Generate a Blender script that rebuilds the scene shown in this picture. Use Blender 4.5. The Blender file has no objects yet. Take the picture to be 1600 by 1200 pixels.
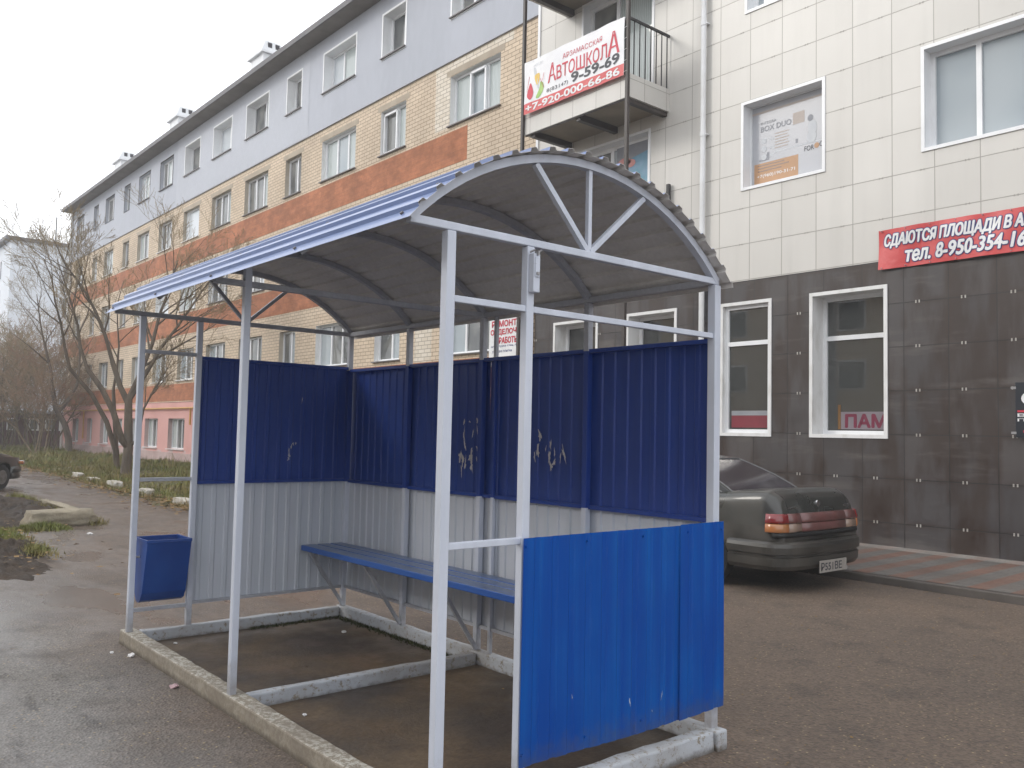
import bpy, bmesh, math, random
from mathutils import Vector, Matrix
import numpy as np

R = math.radians
S = bpy.context.scene
COL = S.collection

# ---------------------------------------------------------------- camera
def look(yaw, pitch, roll):
    f = Vector((math.sin(yaw)*math.cos(pitch), math.cos(yaw)*math.cos(pitch), math.sin(pitch)))
    r = Vector((math.cos(yaw), -math.sin(yaw), 0)); u = r.cross(f)
    return r*math.cos(roll)+u*math.sin(roll), -r*math.sin(roll)+u*math.cos(roll), f
cam = bpy.data.cameras.new('camera'); camo = bpy.data.objects.new('camera', cam); COL.objects.link(camo)
r_, u_, f_ = look(-0.8704, 0.0576, 0.0213)
M = Matrix((r_, u_, -f_)).transposed().to_4x4(); M.translation = Vector((2.8555, -2.055, 1.6071))
camo.matrix_world = M
cam.sensor_width = 36; cam.lens = 1357.4/1600*36; cam.clip_end = 2000; cam.clip_start = .05
S.camera = camo

# ---------------------------------------------------------------- sky, sun, exposure
sun_dir = Vector((0.73, 1.1, -0.72)).normalized()          # the way the light travels
W = bpy.data.worlds.new('World'); S.world = W; W.use_nodes = True
wn = W.node_tree; wn.nodes.clear()
sky = wn.nodes.new('ShaderNodeTexSky'); sky.sky_type = 'NISHITA'; sky.sun_disc = False
sky.sun_elevation = math.asin(-sun_dir.z); sky.sun_rotation = math.atan2(-sun_dir.x, -sun_dir.y)
mixw = wn.nodes.new('ShaderNodeMix'); mixw.data_type = 'RGBA'; mixw.inputs[0].default_value = .90
tc = wn.nodes.new('ShaderNodeTexCoord'); nz = wn.nodes.new('ShaderNodeTexNoise')
nz.inputs['Scale'].default_value = 2.2; nz.inputs['Detail'].default_value = 5
rmp = wn.nodes.new('ShaderNodeValToRGB')                   # thin cloud: a touch brighter and darker in places
rmp.color_ramp.elements[0].position = .3; rmp.color_ramp.elements[0].color = (13.4, 13.8, 14.6, 1)
rmp.color_ramp.elements[1].position = .7; rmp.color_ramp.elements[1].color = (16.6, 16.8, 17.2, 1)
bg = wn.nodes.new('ShaderNodeBackground'); bg.inputs[1].default_value = .1
wo = wn.nodes.new('ShaderNodeOutputWorld')
wn.links.new(tc.outputs['Generated'], nz.inputs['Vector']); wn.links.new(nz.outputs[0], rmp.inputs[0])
wn.links.new(sky.outputs[0], mixw.inputs[6]); wn.links.new(rmp.outputs[0], mixw.inputs[7])
wn.links.new(mixw.outputs[2], bg.inputs[0]); wn.links.new(bg.outputs[0], wo.inputs[0])
sl = bpy.data.lights.new('sun', 'SUN'); sl.energy = .9; sl.angle = R(15); sl.color = (1, .95, .87)
so = bpy.data.objects.new('sun', sl); COL.objects.link(so); so.location = (-20, -30, 30)
so.rotation_euler = sun_dir.to_track_quat('-Z', 'Y').to_euler()
S.view_settings.view_transform = 'Standard'; S.view_settings.look = 'None'
S.view_settings.exposure = 0.3; S.view_settings.gamma = 1.0
S.view_settings.use_curve_mapping = False

# ---------------------------------------------------------------- materials
class NT:
    def __init__(s, name):
        s.m = bpy.data.materials.new(name); s.m.use_nodes = True
        s.t = s.m.node_tree; s.b = s.t.nodes['Principled BSDF']; s.pos = None
    def n(s, typ, **kw):
        nd = s.t.nodes.new(typ)
        for k, v in kw.items(): setattr(nd, k, v)
        return nd
    def l(s, a, b): s.t.links.new(a, b)
    def coord(s, kind='pos', sc=(1, 1, 1), loc=(0, 0, 0)):
        if kind == 'pos': o = s.n('ShaderNodeNewGeometry').outputs['Position']
        else: o = s.n('ShaderNodeTexCoord').outputs['Object']
        mp = s.n('ShaderNodeMapping'); mp.inputs['Scale'].default_value = sc; mp.inputs['Location'].default_value = loc
        s.l(o, mp.inputs['Vector']); return mp.outputs[0]
    def noise(s, vec, scale, detail=5, rough=.55):
        nd = s.n('ShaderNodeTexNoise'); nd.inputs['Scale'].default_value = scale
        nd.inputs['Detail'].default_value = detail; nd.inputs['Roughness'].default_value = rough
        s.l(vec, nd.inputs['Vector']); return nd.outputs[0]
    def ramp(s, fac, stops):
        nd = s.n('ShaderNodeValToRGB'); cr = nd.color_ramp
        while len(cr.elements) < len(stops): cr.elements.new(.5)
        for e, (p, c) in zip(cr.elements, stops):
            e.position = p; e.color = (c, c, c, 1) if not hasattr(c, '__len__') else (*c, 1)
        s.l(fac, nd.inputs[0]); return nd.outputs[0]
    def mix(s, fac, a, b, blend='MIX'):
        nd = s.n('ShaderNodeMix', data_type='RGBA', blend_type=blend)
        for i, v in ((0, fac), (6, a), (7, b)):
            if hasattr(v, 'is_linked'): s.l(v, nd.inputs[i])
            elif i == 0: nd.inputs[0].default_value = v
            else: nd.inputs[i].default_value = (*v, 1) if len(v) == 3 else v
        return nd.outputs[2]
    def math(s, op, a, b=None, c=None):
        nd = s.n('ShaderNodeMath', operation=op)
        for i, v in enumerate((a, b, c)):
            if v is None: continue
            if hasattr(v, 'is_linked'): s.l(v, nd.inputs[i])
            else: nd.inputs[i].default_value = v
        return nd.outputs[0]
    def set(s, k, v):
        if hasattr(v, 'is_linked'): s.l(v, s.b.inputs[k])
        else: s.b.inputs[k].default_value = (*v, 1) if hasattr(v, '__len__') and len(v) == 3 else v
    def bump(s, h, strength=.3, dist=.01):
        nd = s.n('ShaderNodeBump'); nd.inputs['Strength'].default_value = strength; nd.inputs['Distance'].default_value = dist
        s.l(h, nd.inputs['Height']); s.l(nd.outputs[0], s.b.inputs['Normal'])

def pm(name, c1, c2=None, scale=4, lo=.35, hi=.65, rough=.6, rough2=None, metal=0, bump=0, bscale=60, coord='pos',
       stretch=(1, 1, 1), detail=6, spec=.5, fine=0, coat=0, backdist=.004):
    k = NT(name); v = k.coord(coord, stretch)
    c2 = c2 or tuple(x*.85 for x in c1)
    f = k.ramp(k.noise(v, scale, detail), [(lo, 0.), (hi, 1.)])
    col = k.mix(f, c1, c2)
    if fine:
        g = k.ramp(k.noise(v, scale*14, 3), [(.3, 1-fine), (.7, 1.)])
        col = k.mix(1., col, g, 'MULTIPLY')
    k.set('Base Color', col)
    if rough2 is not None: k.set('Roughness', k.ramp(f, [(0, rough), (1, rough2)]))
    else: k.set('Roughness', rough)
    k.set('Metallic', metal); k.set('Specular IOR Level', spec)
    if coat: k.set('Coat Weight', coat); k.set('Coat Roughness', .04)
    if bump: k.bump(k.noise(v, bscale, 4), bump, backdist)
    return k.m

MT = {}
def m_asphalt():
    k = NT('asphalt'); v = k.coord()
    big = k.noise(v, .35, 5); mid = k.noise(v, 2.2, 5); fine = k.noise(v, 60, 3, .7)
    vor = k.n('ShaderNodeTexVoronoi'); vor.inputs['Scale'].default_value = 62; k.l(v, vor.inputs['Vector'])
    sep = k.n('ShaderNodeSeparateXYZ'); k.l(v, sep.inputs[0])
    warm = k.mix(k.ramp(big, [(.35, 0.), (.65, 1.)]), (.128, .092, .067), (.096, .072, .055))
    pale = k.mix(k.ramp(big, [(.35, 0.), (.65, 1.)]), (.175, .160, .143), (.120, .110, .098))     # paler, greyer surface of the carriageway
    wob = k.math('MULTIPLY', k.math('SUBTRACT', k.noise(v, .8, 4), .5), 1.6)
    street = k.ramp(k.math('ADD', k.math('MULTIPLY_ADD', sep.outputs[1], -.8, .35), wob), [(.2, 0.), (.9, 1.)])
    base = k.mix(street, warm, pale)
    base = k.mix(k.math('MULTIPLY', k.ramp(mid, [(.52, 0.), (.72, 1.)]), .8), base, (.062, .048, .038))
    smear = k.ramp(k.noise(k.coord(sc=(.8, 2.4, 1), loc=(2, 5, 0)), 2.3, 7, .65), [(.56, 0.), (.66, 1.)])
    base = k.mix(k.math('MULTIPLY', k.math('MULTIPLY', smear, street), .75), base, (.042, .034, .028))
    base = k.mix(.85, base, k.ramp(vor.outputs['Color'], [(.0, .55), (1., 1.5)]), 'MULTIPLY')
    vor2 = k.n('ShaderNodeTexVoronoi'); vor2.inputs['Scale'].default_value = 30; k.l(v, vor2.inputs['Vector'])
    speck = k.ramp(vor2.outputs['Distance'], [(.14, 1.), (.24, 0.)])
    sel = k.ramp(vor2.outputs['Color'], [(.45, 0.), (.75, 1.)])
    base = k.mix(k.math('MULTIPLY', k.math('MULTIPLY', speck, sel), .7), base, (.42, .32, .17))
    vor4 = k.n('ShaderNodeTexVoronoi'); vor4.inputs['Scale'].default_value = 17; k.l(v, vor4.inputs['Vector'])
    dk = k.math('MULTIPLY', k.ramp(vor4.outputs['Distance'], [(.14, 1.), (.22, 0.)]), k.ramp(vor4.outputs['Color'], [(.5, 0.), (.6, 1.)]))
    base = k.mix(k.math('MULTIPLY', dk, .6), base, (.035, .028, .024))
    # wet film, patchy, on the carriageway and farther down the street
    side = k.math('MAXIMUM', k.ramp(k.math('MULTIPLY', sep.outputs[0], -.22), [(.6, 0.), (1., 1.)]), street)
    pud = k.ramp(k.noise(k.coord(sc=(.45, 1, 1)), .9, 5), [(.40, 0.), (.58, 1.)])
    wet = k.math('MULTIPLY', pud, side)
    base = k.mix(k.math('MULTIPLY', wet, .25), base, (.06, .05, .046))
    k.set('Base Color', base)
    rg = k.math('MULTIPLY_ADD', wet, -.46, .66)
    rg = k.math('MULTIPLY_ADD', fine, .1, rg); k.set('Roughness', rg)
    k.bump(k.math('MULTIPLY', vor.outputs['Distance'], k.math('MULTIPLY_ADD', wet, -.7, 1.)), .7, .007)
    return k.m
def m_brick():
    k = NT('silicate brick'); v = k.coord(); sep = k.n('ShaderNodeSeparateXYZ'); k.l(v, sep.inputs[0])
    cb = k.n('ShaderNodeCombineXYZ'); k.l(k.math('ADD', sep.outputs[0], sep.outputs[1]), cb.inputs[0]); k.l(sep.outputs[2], cb.inputs[1])
    br = k.n('ShaderNodeTexBrick'); k.l(cb.outputs[0], br.inputs['Vector'])
    br.inputs['Scale'].default_value = 1; br.inputs['Brick Width'].default_value = .27; br.inputs['Row Height'].default_value = .1
    br.inputs['Mortar Size'].default_value = .010; br.inputs['Mortar Smooth'].default_value = .2; br.inputs['Bias'].default_value = -.1
    br.inputs['Color1'].default_value = (.65, .535, .405, 1); br.inputs['Color2'].default_value = (.57, .46, .34, 1)
    br.inputs['Mortar'].default_value = (.30, .225, .155, 1)
    n = k.ramp(k.noise(v, .6, 6), [(.3, .82), (.7, 1.08)])
    k.set('Base Color', k.mix(1., br.outputs[0], n, 'MULTIPLY')); k.set('Roughness', .85)
    k.bump(br.outputs['Fac'], -.6, .01); return k.m
def m_whitebrick():
    k = NT('whitewashed brick'); v = k.coord(); sep = k.n('ShaderNodeSeparateXYZ'); k.l(v, sep.inputs[0])
    cb = k.n('ShaderNodeCombineXYZ'); k.l(sep.outputs[0], cb.inputs[0]); k.l(sep.outputs[2], cb.inputs[1])
    br = k.n('ShaderNodeTexBrick'); k.l(cb.outputs[0], br.inputs['Vector'])
    br.inputs['Scale'].default_value = 1; br.inputs['Brick Width'].default_value = .27; br.inputs['Row Height'].default_value = .1
    br.inputs['Mortar Size'].default_value = .009
    br.inputs['Color1'].default_value = (.70, .64, .55, 1); br.inputs['Color2'].default_value = (.62, .55, .45, 1)
    br.inputs['Mortar'].default_value = (.33, .28, .22, 1)
    k.set('Base Color', br.outputs[0]); k.set('Roughness', .85); k.bump(br.outputs['Fac'], -.5, .01); return k.m
def m_tile(name, px, pz, ox, oz, ca, cb_, gap, groove, dark):
    k = NT(name); v = k.coord(); sep = k.n('ShaderNodeSeparateXYZ'); k.l(v, sep.inputs[0])
    h = k.math('ADD', sep.outputs[0], sep.outputs[1])
    tx = k.math('DIVIDE', k.math('SUBTRACT', h, ox), px); tz = k.math('DIVIDE', k.math('SUBTRACT', sep.outputs[2], oz), pz)
    fx = k.math('FRACT', tx); fz = k.math('FRACT', tz)
    dx = k.math('MULTIPLY', k.math('MINIMUM', fx, k.math('SUBTRACT', 1., fx)), px)
    dz = k.math('MULTIPLY', k.math('MINIMUM', fz, k.math('SUBTRACT', 1., fz)), pz)
    g = k.math('LESS_THAN', dx, gap[0]); g2 = k.math('LESS_THAN', dz, gap[1]); gr = k.math('MAXIMUM', g, g2)
    c3 = k.n('ShaderNodeCombineXYZ'); k.l(k.math('FLOOR', tx), c3.inputs[0]); k.l(k.math('FLOOR', tz), c3.inputs[1])
    wn_ = k.n('ShaderNodeTexWhiteNoise'); k.l(c3.outputs[0], wn_.inputs['Vector'])
    col = k.mix(wn_.outputs[0], ca, cb_)
    if dark:
        st = k.noise(k.coord(sc=(1.6, 1, .35)), 1.5, 6)
        col = k.mix(k.ramp(st, [(.44, 0.), (.58, .95)]), col, (.034, .021, .016))
        wash = k.noise(k.coord(sc=(.5, 1, 2.5), loc=(3, 0, 1)), 1.7, 5)
        col = k.mix(k.ramp(wash, [(.56, 0.), (.72, .55)]), col, (.125, .11, .10))
        edge = k.ramp(k.math('MINIMUM', dx, dz), [(.0, 1.), (.07, 0.)])
        en = k.math('MULTIPLY', edge, k.ramp(k.noise(k.coord(loc=(7, 0, 2)), 2.3, 5), [(.42, 0.), (.6, .85)]))
        col = k.mix(en, col, (.038, .022, .015))
    else:
        n = k.ramp(k.noise(v, .5, 5), [(.3, .93), (.7, 1.02)]); col = k.mix(1., col, n, 'MULTIPLY')
        stv = k.ramp(k.noise(k.coord(sc=(3, 1, .25)), 1.2, 5), [(.5, 1.), (.75, .93)]); col = k.mix(1., col, stv, 'MULTIPLY')
    k.set('Base Color', k.mix(gr, col, groove)); k.set('Roughness', .42 if dark else .38)
    if dark: k.set('Roughness', k.ramp(k.noise(v, 2.6, 5), [(.3, .3), (.7, .62)]))
    # every stoneware slab hangs at its own very slight tilt
    nm = k.n('ShaderNodeNewGeometry'); vm = k.n('ShaderNodeVectorMath', operation='MULTIPLY_ADD')
    sb = k.n('ShaderNodeVectorMath', operation='SUBTRACT'); k.l(wn_.outputs['Color'], sb.inputs[0]); sb.inputs[1].default_value = (.5, .5, .5)
    k.l(sb.outputs[0], vm.inputs[0]); vm.inputs[1].default_value = (.02, .0, .02); k.l(nm.outputs['Normal'], vm.inputs[2])
    no = k.n('ShaderNodeVectorMath', operation='NORMALIZE'); k.l(vm.outputs[0], no.inputs[0])
    bp = k.n('ShaderNodeBump'); bp.inputs['Strength'].default_value = .7; bp.inputs['Distance'].default_value = .006
    k.l(k.math('SUBTRACT', 1., gr), bp.inputs['Height']); k.l(no.outputs[0], bp.inputs['Normal'])
    k.l(bp.outputs[0], k.b.inputs['Normal'])
    return k.m
def m_pavers():
    k = NT('red and grey pavers'); v = k.coord(); sep = k.n('ShaderNodeSeparateXYZ'); k.l(v, sep.inputs[0])
    f = k.math('FRACT', k.math('DIVIDE', k.math('ADD', sep.outputs[0], 2.86), .43))
    st = k.math('LESS_THAN', f, .47)
    br = k.n('ShaderNodeTexBrick'); k.l(v, br.inputs['Vector']); br.inputs['Scale'].default_value = 1
    br.inputs['Brick Width'].default_value = .2; br.inputs['Row Height'].default_value = .1; br.inputs['Mortar Size'].default_value = .004
    br.inputs['Color1'].default_value = (1, 1, 1, 1); br.inputs['Color2'].default_value = (.84, .84, .84, 1); br.inputs['Mortar'].default_value = (.55, .52, .48, 1)
    col = k.mix(st, (.165, .152, .138), (.205, .115, .085))
    pale = k.math('GREATER_THAN', sep.outputs[1], 9.86)
    col = k.mix(k.math('MULTIPLY', pale, .55), col, (.46, .42, .38))
    col = k.mix(1., col, br.outputs[0], 'MULTIPLY')
    col = k.mix(k.ramp(k.noise(v, 2.4, 6), [(.42, 0.), (.68, .6)]), col, (.15, .125, .105))
    d = k.ramp(k.noise(v, 1.1, 6), [(.35, .72), (.7, 1.05)]); col = k.mix(1., col, d, 'MULTIPLY')
    k.set('Base Color', col); k.set('Roughness', .72); k.bump(br.outputs['Fac'], -.4, .006); return k.m
def m_glass(name, base, folds=0, alt=None, rough=.02, ior=1.7, scale=2.):
    k = NT(name); v = k.coord()
    col = base
    if folds:
        w = k.n('ShaderNodeTexWave', wave_type='BANDS', bands_direction='X'); w.inputs['Scale'].default_value = folds
        w.inputs['Distortion'].default_value = 2.5; w.inputs['Detail'].default_value = 2; k.l(v, w.inputs['Vector'])
        col = k.mix(w.outputs[0], base, tuple(c*.72 for c in base))
    if alt:
        n = k.ramp(k.noise(k.coord(sc=(.5, 1, .35)), scale, 2), [(.45, 0.), (.55, 1.)])
        col = k.mix(n, col, alt)
    k.set('Base Color', col); k.set('Roughness', rough); k.set('IOR', ior)
    k.bump(k.noise(v, .9, 1), .02, .02)
    return k.m
def m_kerb(name, worn, ns, dirt):
    k = NT(name); v = k.coord()
    conc = k.mix(k.noise(v, 9, 6), (.29, .25, .19), (.165, .14, .11))
    a = k.noise(v, ns, 8, .75); paint = k.ramp(a, [(worn-.05, 1.), (worn+.03, 0.)])
    if dirt > .5:
        gn = k.n('ShaderNodeNewGeometry'); sn = k.n('ShaderNodeSeparateXYZ'); k.l(gn.outputs['Normal'], sn.inputs[0])
        paint = k.math('MULTIPLY', paint, k.ramp(sn.outputs[2], [(.5, .22), (.9, .85)])); col = k.mix(paint, conc, (.50, .48, .42))
    else: col = k.mix(paint, conc, (.40, .42, .45))
    big = k.ramp(k.noise(v, 2.2, 5), [(.48, 0.), (.62, 1.)])
    col = k.mix(k.math('MULTIPLY', big, dirt), col, (.19, .16, .125))
    sep = k.n('ShaderNodeSeparateXYZ'); k.l(v, sep.inputs[0])
    low = k.ramp(k.math('ADD', sep.outputs[2], k.math('MULTIPLY', k.noise(v, 25, 4), .05)), [(.03, 1.), (.06, 0.)])   # mud splash along its foot
    col = k.mix(k.math('MULTIPLY', low, .8), col, (.075, .06, .045))
    k.set('Base Color', col); k.set('Roughness', .8); k.bump(k.noise(v, 45, 5), .5, .006); return k.m
def m_floor():
    k = NT('damp trodden asphalt'); v = k.coord()
    a = k.noise(v, 1.3, 6); b = k.noise(v, 45, 3)
    col = k.mix(k.ramp(a, [(.42, 0.), (.62, 1.)]), (.062, .048, .037), (.125, .086, .050))
    col = k.mix(1., col, k.ramp(b, [(.3, .7), (.7, 1.15)]), 'MULTIPLY')
    k.set('Base Color', col); k.set('Roughness', k.ramp(k.noise(v, 2.1, 4), [(.4, .42), (.6, .8)])); k.bump(b, .5, .006); return k.m
def m_bluepaint(name, c, c2, grime=.5, rough=.38):
    k = NT(name); v = k.coord()
    a = k.ramp(k.noise(k.coord(sc=(7, 7, .5)), 1.6, 6), [(.4, 0.), (.7, 1.)])
    col = k.mix(k.math('MULTIPLY', a, grime), c, c2)
    sc = k.ramp(k.noise(v, 70, 6, .8), [(.76, 0.), (.78, 1.)])
    col = k.mix(k.math('MULTIPLY', sc, .35), col, (.45, .5, .55))
    k.set('Base Color', col); k.set('Specular IOR Level', .32); k.set('Roughness', k.ramp(k.noise(v, 3, 4), [(.3, rough-.08), (.7, rough+.16)]))
    k.bump(k.noise(v, 3.2, 3), .12, .03); return k.m

MT['asphalt'] = m_asphalt(); MT['brick'] = m_brick(); MT['whitebrick'] = m_whitebrick()
MT['tile'] = m_tile('beige stoneware slabs', .61, .61, -3.94, 4.27, (.625, .605, .565), (.575, .555, .515), (.006, .006), (.33, .31, .28), 0)
MT['darktile'] = m_tile('dark stoneware slabs', .625, .632, -2.8, .45, (.068, .058, .056), (.044, .040, .042), (.006, .006), (.02, .018, .017), 1)
MT['pavers'] = m_pavers()
def m_post():
    k = NT('grey painted steel'); v = k.coord(sc=(3, 3, .6)); p = k.coord()
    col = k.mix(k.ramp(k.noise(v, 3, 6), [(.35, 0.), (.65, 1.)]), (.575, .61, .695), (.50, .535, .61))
    sc = k.ramp(k.noise(p, 42, 6, .75), [(.66, 0.), (.70, 1.)]); col = k.mix(k.math('MULTIPLY', sc, .5), col, (.27, .28, .31))
    ru = k.ramp(k.noise(p, 19, 7, .7), [(.70, 0.), (.735, 1.)]); col = k.mix(k.math('MULTIPLY', ru, .8), col, (.17, .085, .04))
    sep = k.n('ShaderNodeSeparateXYZ'); k.l(p, sep.inputs[0])
    sp = k.ramp(k.math('ADD', sep.outputs[2], k.math('MULTIPLY', k.noise(p, 16, 6, .7), .35)), [(.27, 1.), (.50, 0.)])
    col = k.mix(k.math('MULTIPLY', sp, .6), col, (.17, .14, .11))
    k.set('Base Color', col); k.set('Roughness', .45); k.bump(k.noise(p, 30, 4), .15, .004); return k.m
MT['post'] = m_post()
MT['post_dark'] = pm('grey painted steel, older coat', (.44, .455, .50), (.36, .37, .41), 3, rough=.5, bump=.12, bscale=30, fine=.15)  # darker grey for most arches, rails and the bench frame
def m_azure():
    k = NT('azure sheet paint'); v = k.coord()
    st = k.ramp(k.noise(k.coord(sc=(9, 9, .45)), 1.9, 7), [(.42, 0.), (.66, 1.)])
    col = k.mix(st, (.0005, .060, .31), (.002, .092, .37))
    bl = k.ramp(k.noise(v, 2.2, 5), [(.35, 0.), (.65, 1.)]); col = k.mix(k.math('MULTIPLY', bl, .5), col, (.001, .045, .27))
    ch = k.ramp(k.noise(k.coord(sc=(14, 14, .8)), 2.6, 6, .7), [(.62, 0.), (.74, 1.)]); col = k.mix(k.math('MULTIPLY', ch, .35), col, (.02, .15, .34))
    sep = k.n('ShaderNodeSeparateXYZ'); k.l(v, sep.inputs[0])
    sp = k.ramp(k.math('ADD', sep.outputs[2], k.math('MULTIPLY', k.noise(v, 22, 6, .7), .30)), [(.33, 1.), (.46, 0.)])      # mud splash along the foot
    col = k.mix(k.math('MULTIPLY', sp, .45), col, (.07, .075, .09))
    k.set('Base Color', col); k.set('Specular IOR Level', .16); k.set('Roughness', .5); k.bump(k.noise(v, 3.2, 3), .16, .03); return k.m
MT['blue'] = m_azure()
MT['blueshade'] = m_bluepaint('dark blue sheet paint', (.013, .042, .22), (.014, .055, .29), .5, .42)  # same blue paint, colour darkened for the shade under the roof
MT['greysheet'] = m_bluepaint('grey sheet paint', (.52, .55, .61), (.45, .50, .55), .6, .5)
MT['bluetop'] = pm('blue roofing sheet', (.135, .195, .375), (.165, .225, .41), 2, rough=.38, spec=.5, coat=.25)
MT['under'] = pm('grey back of roofing sheet', (.68, .66, .64), (.58, .56, .54), 2.5, rough=.6, fine=.12)
MT['binblue'] = pm('blue bin paint', (.010, .05, .235), (.012, .065, .28), 5, rough=.42, bump=.1, bscale=25)
MT['plank'] = pm('blue painted plank', (.014, .085, .36), (.03, .10, .34), 5, rough=.35, bump=.2, bscale=30, stretch=(.3, 6, 6))
MT['planktop'] = pm('seat top, paint rubbed to grey', (.13, .17, .26), (.05, .12, .34), 3.5, rough=.3, bump=.2, bscale=30, stretch=(.4, 8, 8), lo=.45, hi=.62)  # plank tops greyer than their sides
MT['kerb'] = m_kerb('whitewashed kerb', .585, 26, .45); MT['kerbworn'] = m_kerb('worn kerb', .50, 34, .6)
MT['floor'] = m_floor()
MT['peel'] = pm('bared grey primer', (.50, .50, .52), (.42, .41, .43), 20, rough=.7)
MT['galv'] = pm('dull steel', (.35, .35, .36), (.28, .27, .27), 12, rough=.45, metal=.4)
MT['white'] = pm('white plastic', (.80, .81, .82), (.74, .75, .76), 3, rough=.35)
MT['whitedirty'] = pm('white trim, weathered', (.72, .72, .71), (.58, .57, .54), 6, lo=.5, hi=.75, rough=.5, stretch=(1, 1, .4))
MT['reveal'] = pm('plaster reveal', (.46, .42, .35), (.38, .33, .26), 3, rough=.85)
MT['greyplaster'] = pm('blue grey plaster', (.455, .475, .525), (.415, .435, .48), .45, rough=.85, stretch=(1, 1, .4), bump=.2, bscale=40, fine=.05)
MT['greypatch'] = pm('blue grey plaster, newer', (.50, .52, .57), (.465, .485, .53), .5, rough=.85, fine=.05)
def m_band():
    k = NT('terracotta paint on brick'); v = k.coord(); sep = k.n('ShaderNodeSeparateXYZ'); k.l(v, sep.inputs[0])
    cb = k.n('ShaderNodeCombineXYZ'); k.l(sep.outputs[0], cb.inputs[0]); k.l(sep.outputs[2], cb.inputs[1])
    br = k.n('ShaderNodeTexBrick'); k.l(cb.outputs[0], br.inputs['Vector']); br.inputs['Scale'].default_value = 1
    br.inputs['Brick Width'].default_value = .27; br.inputs['Row Height'].default_value = .1; br.inputs['Mortar Size'].default_value = .006
    br.inputs['Color1'].default_value = (.44, .175, .085, 1); br.inputs['Color2'].default_value = (.38, .145, .07, 1); br.inputs['Mortar'].default_value = (.34, .145, .08, 1)
    n1 = k.ramp(k.noise(k.coord(sc=(.6, 1, 1)), 4.5, 9, .7), [(.40, .76), (.62, 1.08)])
    n2 = k.ramp(k.noise(v, 1.1, 5), [(.35, .85), (.65, 1.1)])
    col = k.mix(1., k.mix(1., br.outputs[0], n1, 'MULTIPLY'), n2, 'MULTIPLY')
    sp = k.ramp(k.noise(v, 9, 7, .7), [(.66, 0.), (.72, .55)]); col = k.mix(sp, col, (.20, .15, .12))
    k.set('Base Color', col); k.set('Roughness', .88); k.bump(br.outputs['Fac'], -.4, .008); return k.m
MT['band'] = m_band()
def m_pink():
    k = NT('pink plaster'); v = k.coord(); sep = k.n('ShaderNodeSeparateXYZ'); k.l(v, sep.inputs[0])
    col = k.mix(k.ramp(k.noise(v, .8, 5), [(.35, 0.), (.65, 1.)]), (.66, .37, .335), (.60, .325, .295))
    pl = k.ramp(k.math('ADD', k.math('MULTIPLY', sep.outputs[2], -.8), k.noise(v, 1.4, 7, .65)), [(-.24, 0.), (-.12, 1.)])    # paint flaked off near the ground
    col = k.mix(pl, col, k.mix(k.noise(v, 5, 6), (.62, .50, .49), (.50, .37, .36)))
    k.set('Base Color', col); k.set('Roughness', .88); k.bump(k.noise(v, 30, 4), .3, .01); return k.m
MT['pink'] = m_pink()
MT['pinkpale'] = pm('flaking pale plinth', (.55, .42, .40), (.46, .33, .31), 1.6, rough=.9, fine=.2)
MT['lintel'] = pm('concrete lintel', (.42, .36, .28), (.36, .30, .23), 2, rough=.85)
MT['soffit'] = pm('grey eaves board', (.21, .19, .17), (.15, .135, .12), 1.2, rough=.85)
MT['rooftin'] = pm('roof edge tin', (.09, .085, .09), (.12, .11, .11), 2, rough=.6)
MT['chimney'] = pm('white rendered chimney', (.78, .79, .80), (.70, .71, .72), 2, rough=.9)
MT['hole'] = pm('dark opening', (.05, .045, .05), rough=.9)
MT['blacksteel'] = pm('black railing paint', (.022, .020, .022), (.03, .027, .027), 5, rough=.5)
MT['brownsteel'] = pm('brown column paint', (.045, .036, .032), (.06, .048, .042), 4, rough=.5)
MT['soffitb'] = pm('balcony soffit board', (.26, .22, .165), (.20, .17, .13), 2, rough=.85)
MT['sill'] = pm('dark tin sill', (.13, .12, .12), (.17, .155, .15), 6, rough=.5)
MT['g_dark'] = m_glass('dark shop glass', (.045, .047, .045), ior=1.9)
MT['g_grey'] = m_glass('window glass over grey room', (.10, .105, .105), alt=(.20, .20, .19), ior=1.6)
MT['g_curt'] = m_glass('window glass over pale curtain', (.50, .55, .54), 6, ior=1.5)
MT['g_blind'] = m_glass('window glass over closed blind', (.56, .60, .63), 0, ior=1.5)
MT['g_sky'] = m_glass('window glass with painted sky reflection', (.30, .345, .37), alt=(.36, .40, .42), ior=1.6, scale=1.2)  # pale blue grey base stands in for the reflected sky
MT['wpvc'] = pm('pvc pipe', (.76, .77, .78), (.66, .66, .65), 3, rough=.35)
MT['bannerw'] = pm('white banner vinyl', (.78, .78, .79), (.72, .72, .74), 2.2, rough=.45, bump=.4, bscale=7, backdist=.02)
MT['bannerr'] = pm('red banner vinyl', (.60, .075, .075), (.54, .065, .065), 2.2, rough=.42, bump=.5, bscale=6, backdist=.02)
MT['t_red'] = pm('red print', (.58, .03, .06), rough=.5)
MT['t_black'] = pm('black print', (.03, .03, .04), rough=.5)
MT['t_white'] = pm('white print', (.80, .80, .80), rough=.5)
MT['t_navy'] = pm('navy print', (.02, .035, .17), rough=.5)
MT['t_yel'] = pm('yellow print', (.78, .52, .10), rough=.5)
MT['t_grn'] = pm('green print', (.16, .42, .06), (.38, .55, .15), 4, rough=.5)
MT['t_grey'] = pm('grey print', (.27, .28, .31), rough=.5)
MT['t_pale'] = pm('pale grey print', (.50, .52, .55), (.58, .60, .62), 3, rough=.5)
MT['t_or'] = pm('orange print', (.50, .29, .16), (.46, .27, .15), 3, rough=.5)
MT['poster'] = pm('sun bleached poster', (.47, .475, .50), (.43, .44, .47), 1.5, rough=.25, coat=.3)
MT['turq'] = pm('turquoise print', (.05, .27, .36), (.20, .34, .50), 2.0, rough=.3)
MT['salmon'] = pm('salmon print', (.66, .28, .25), rough=.4)
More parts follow.
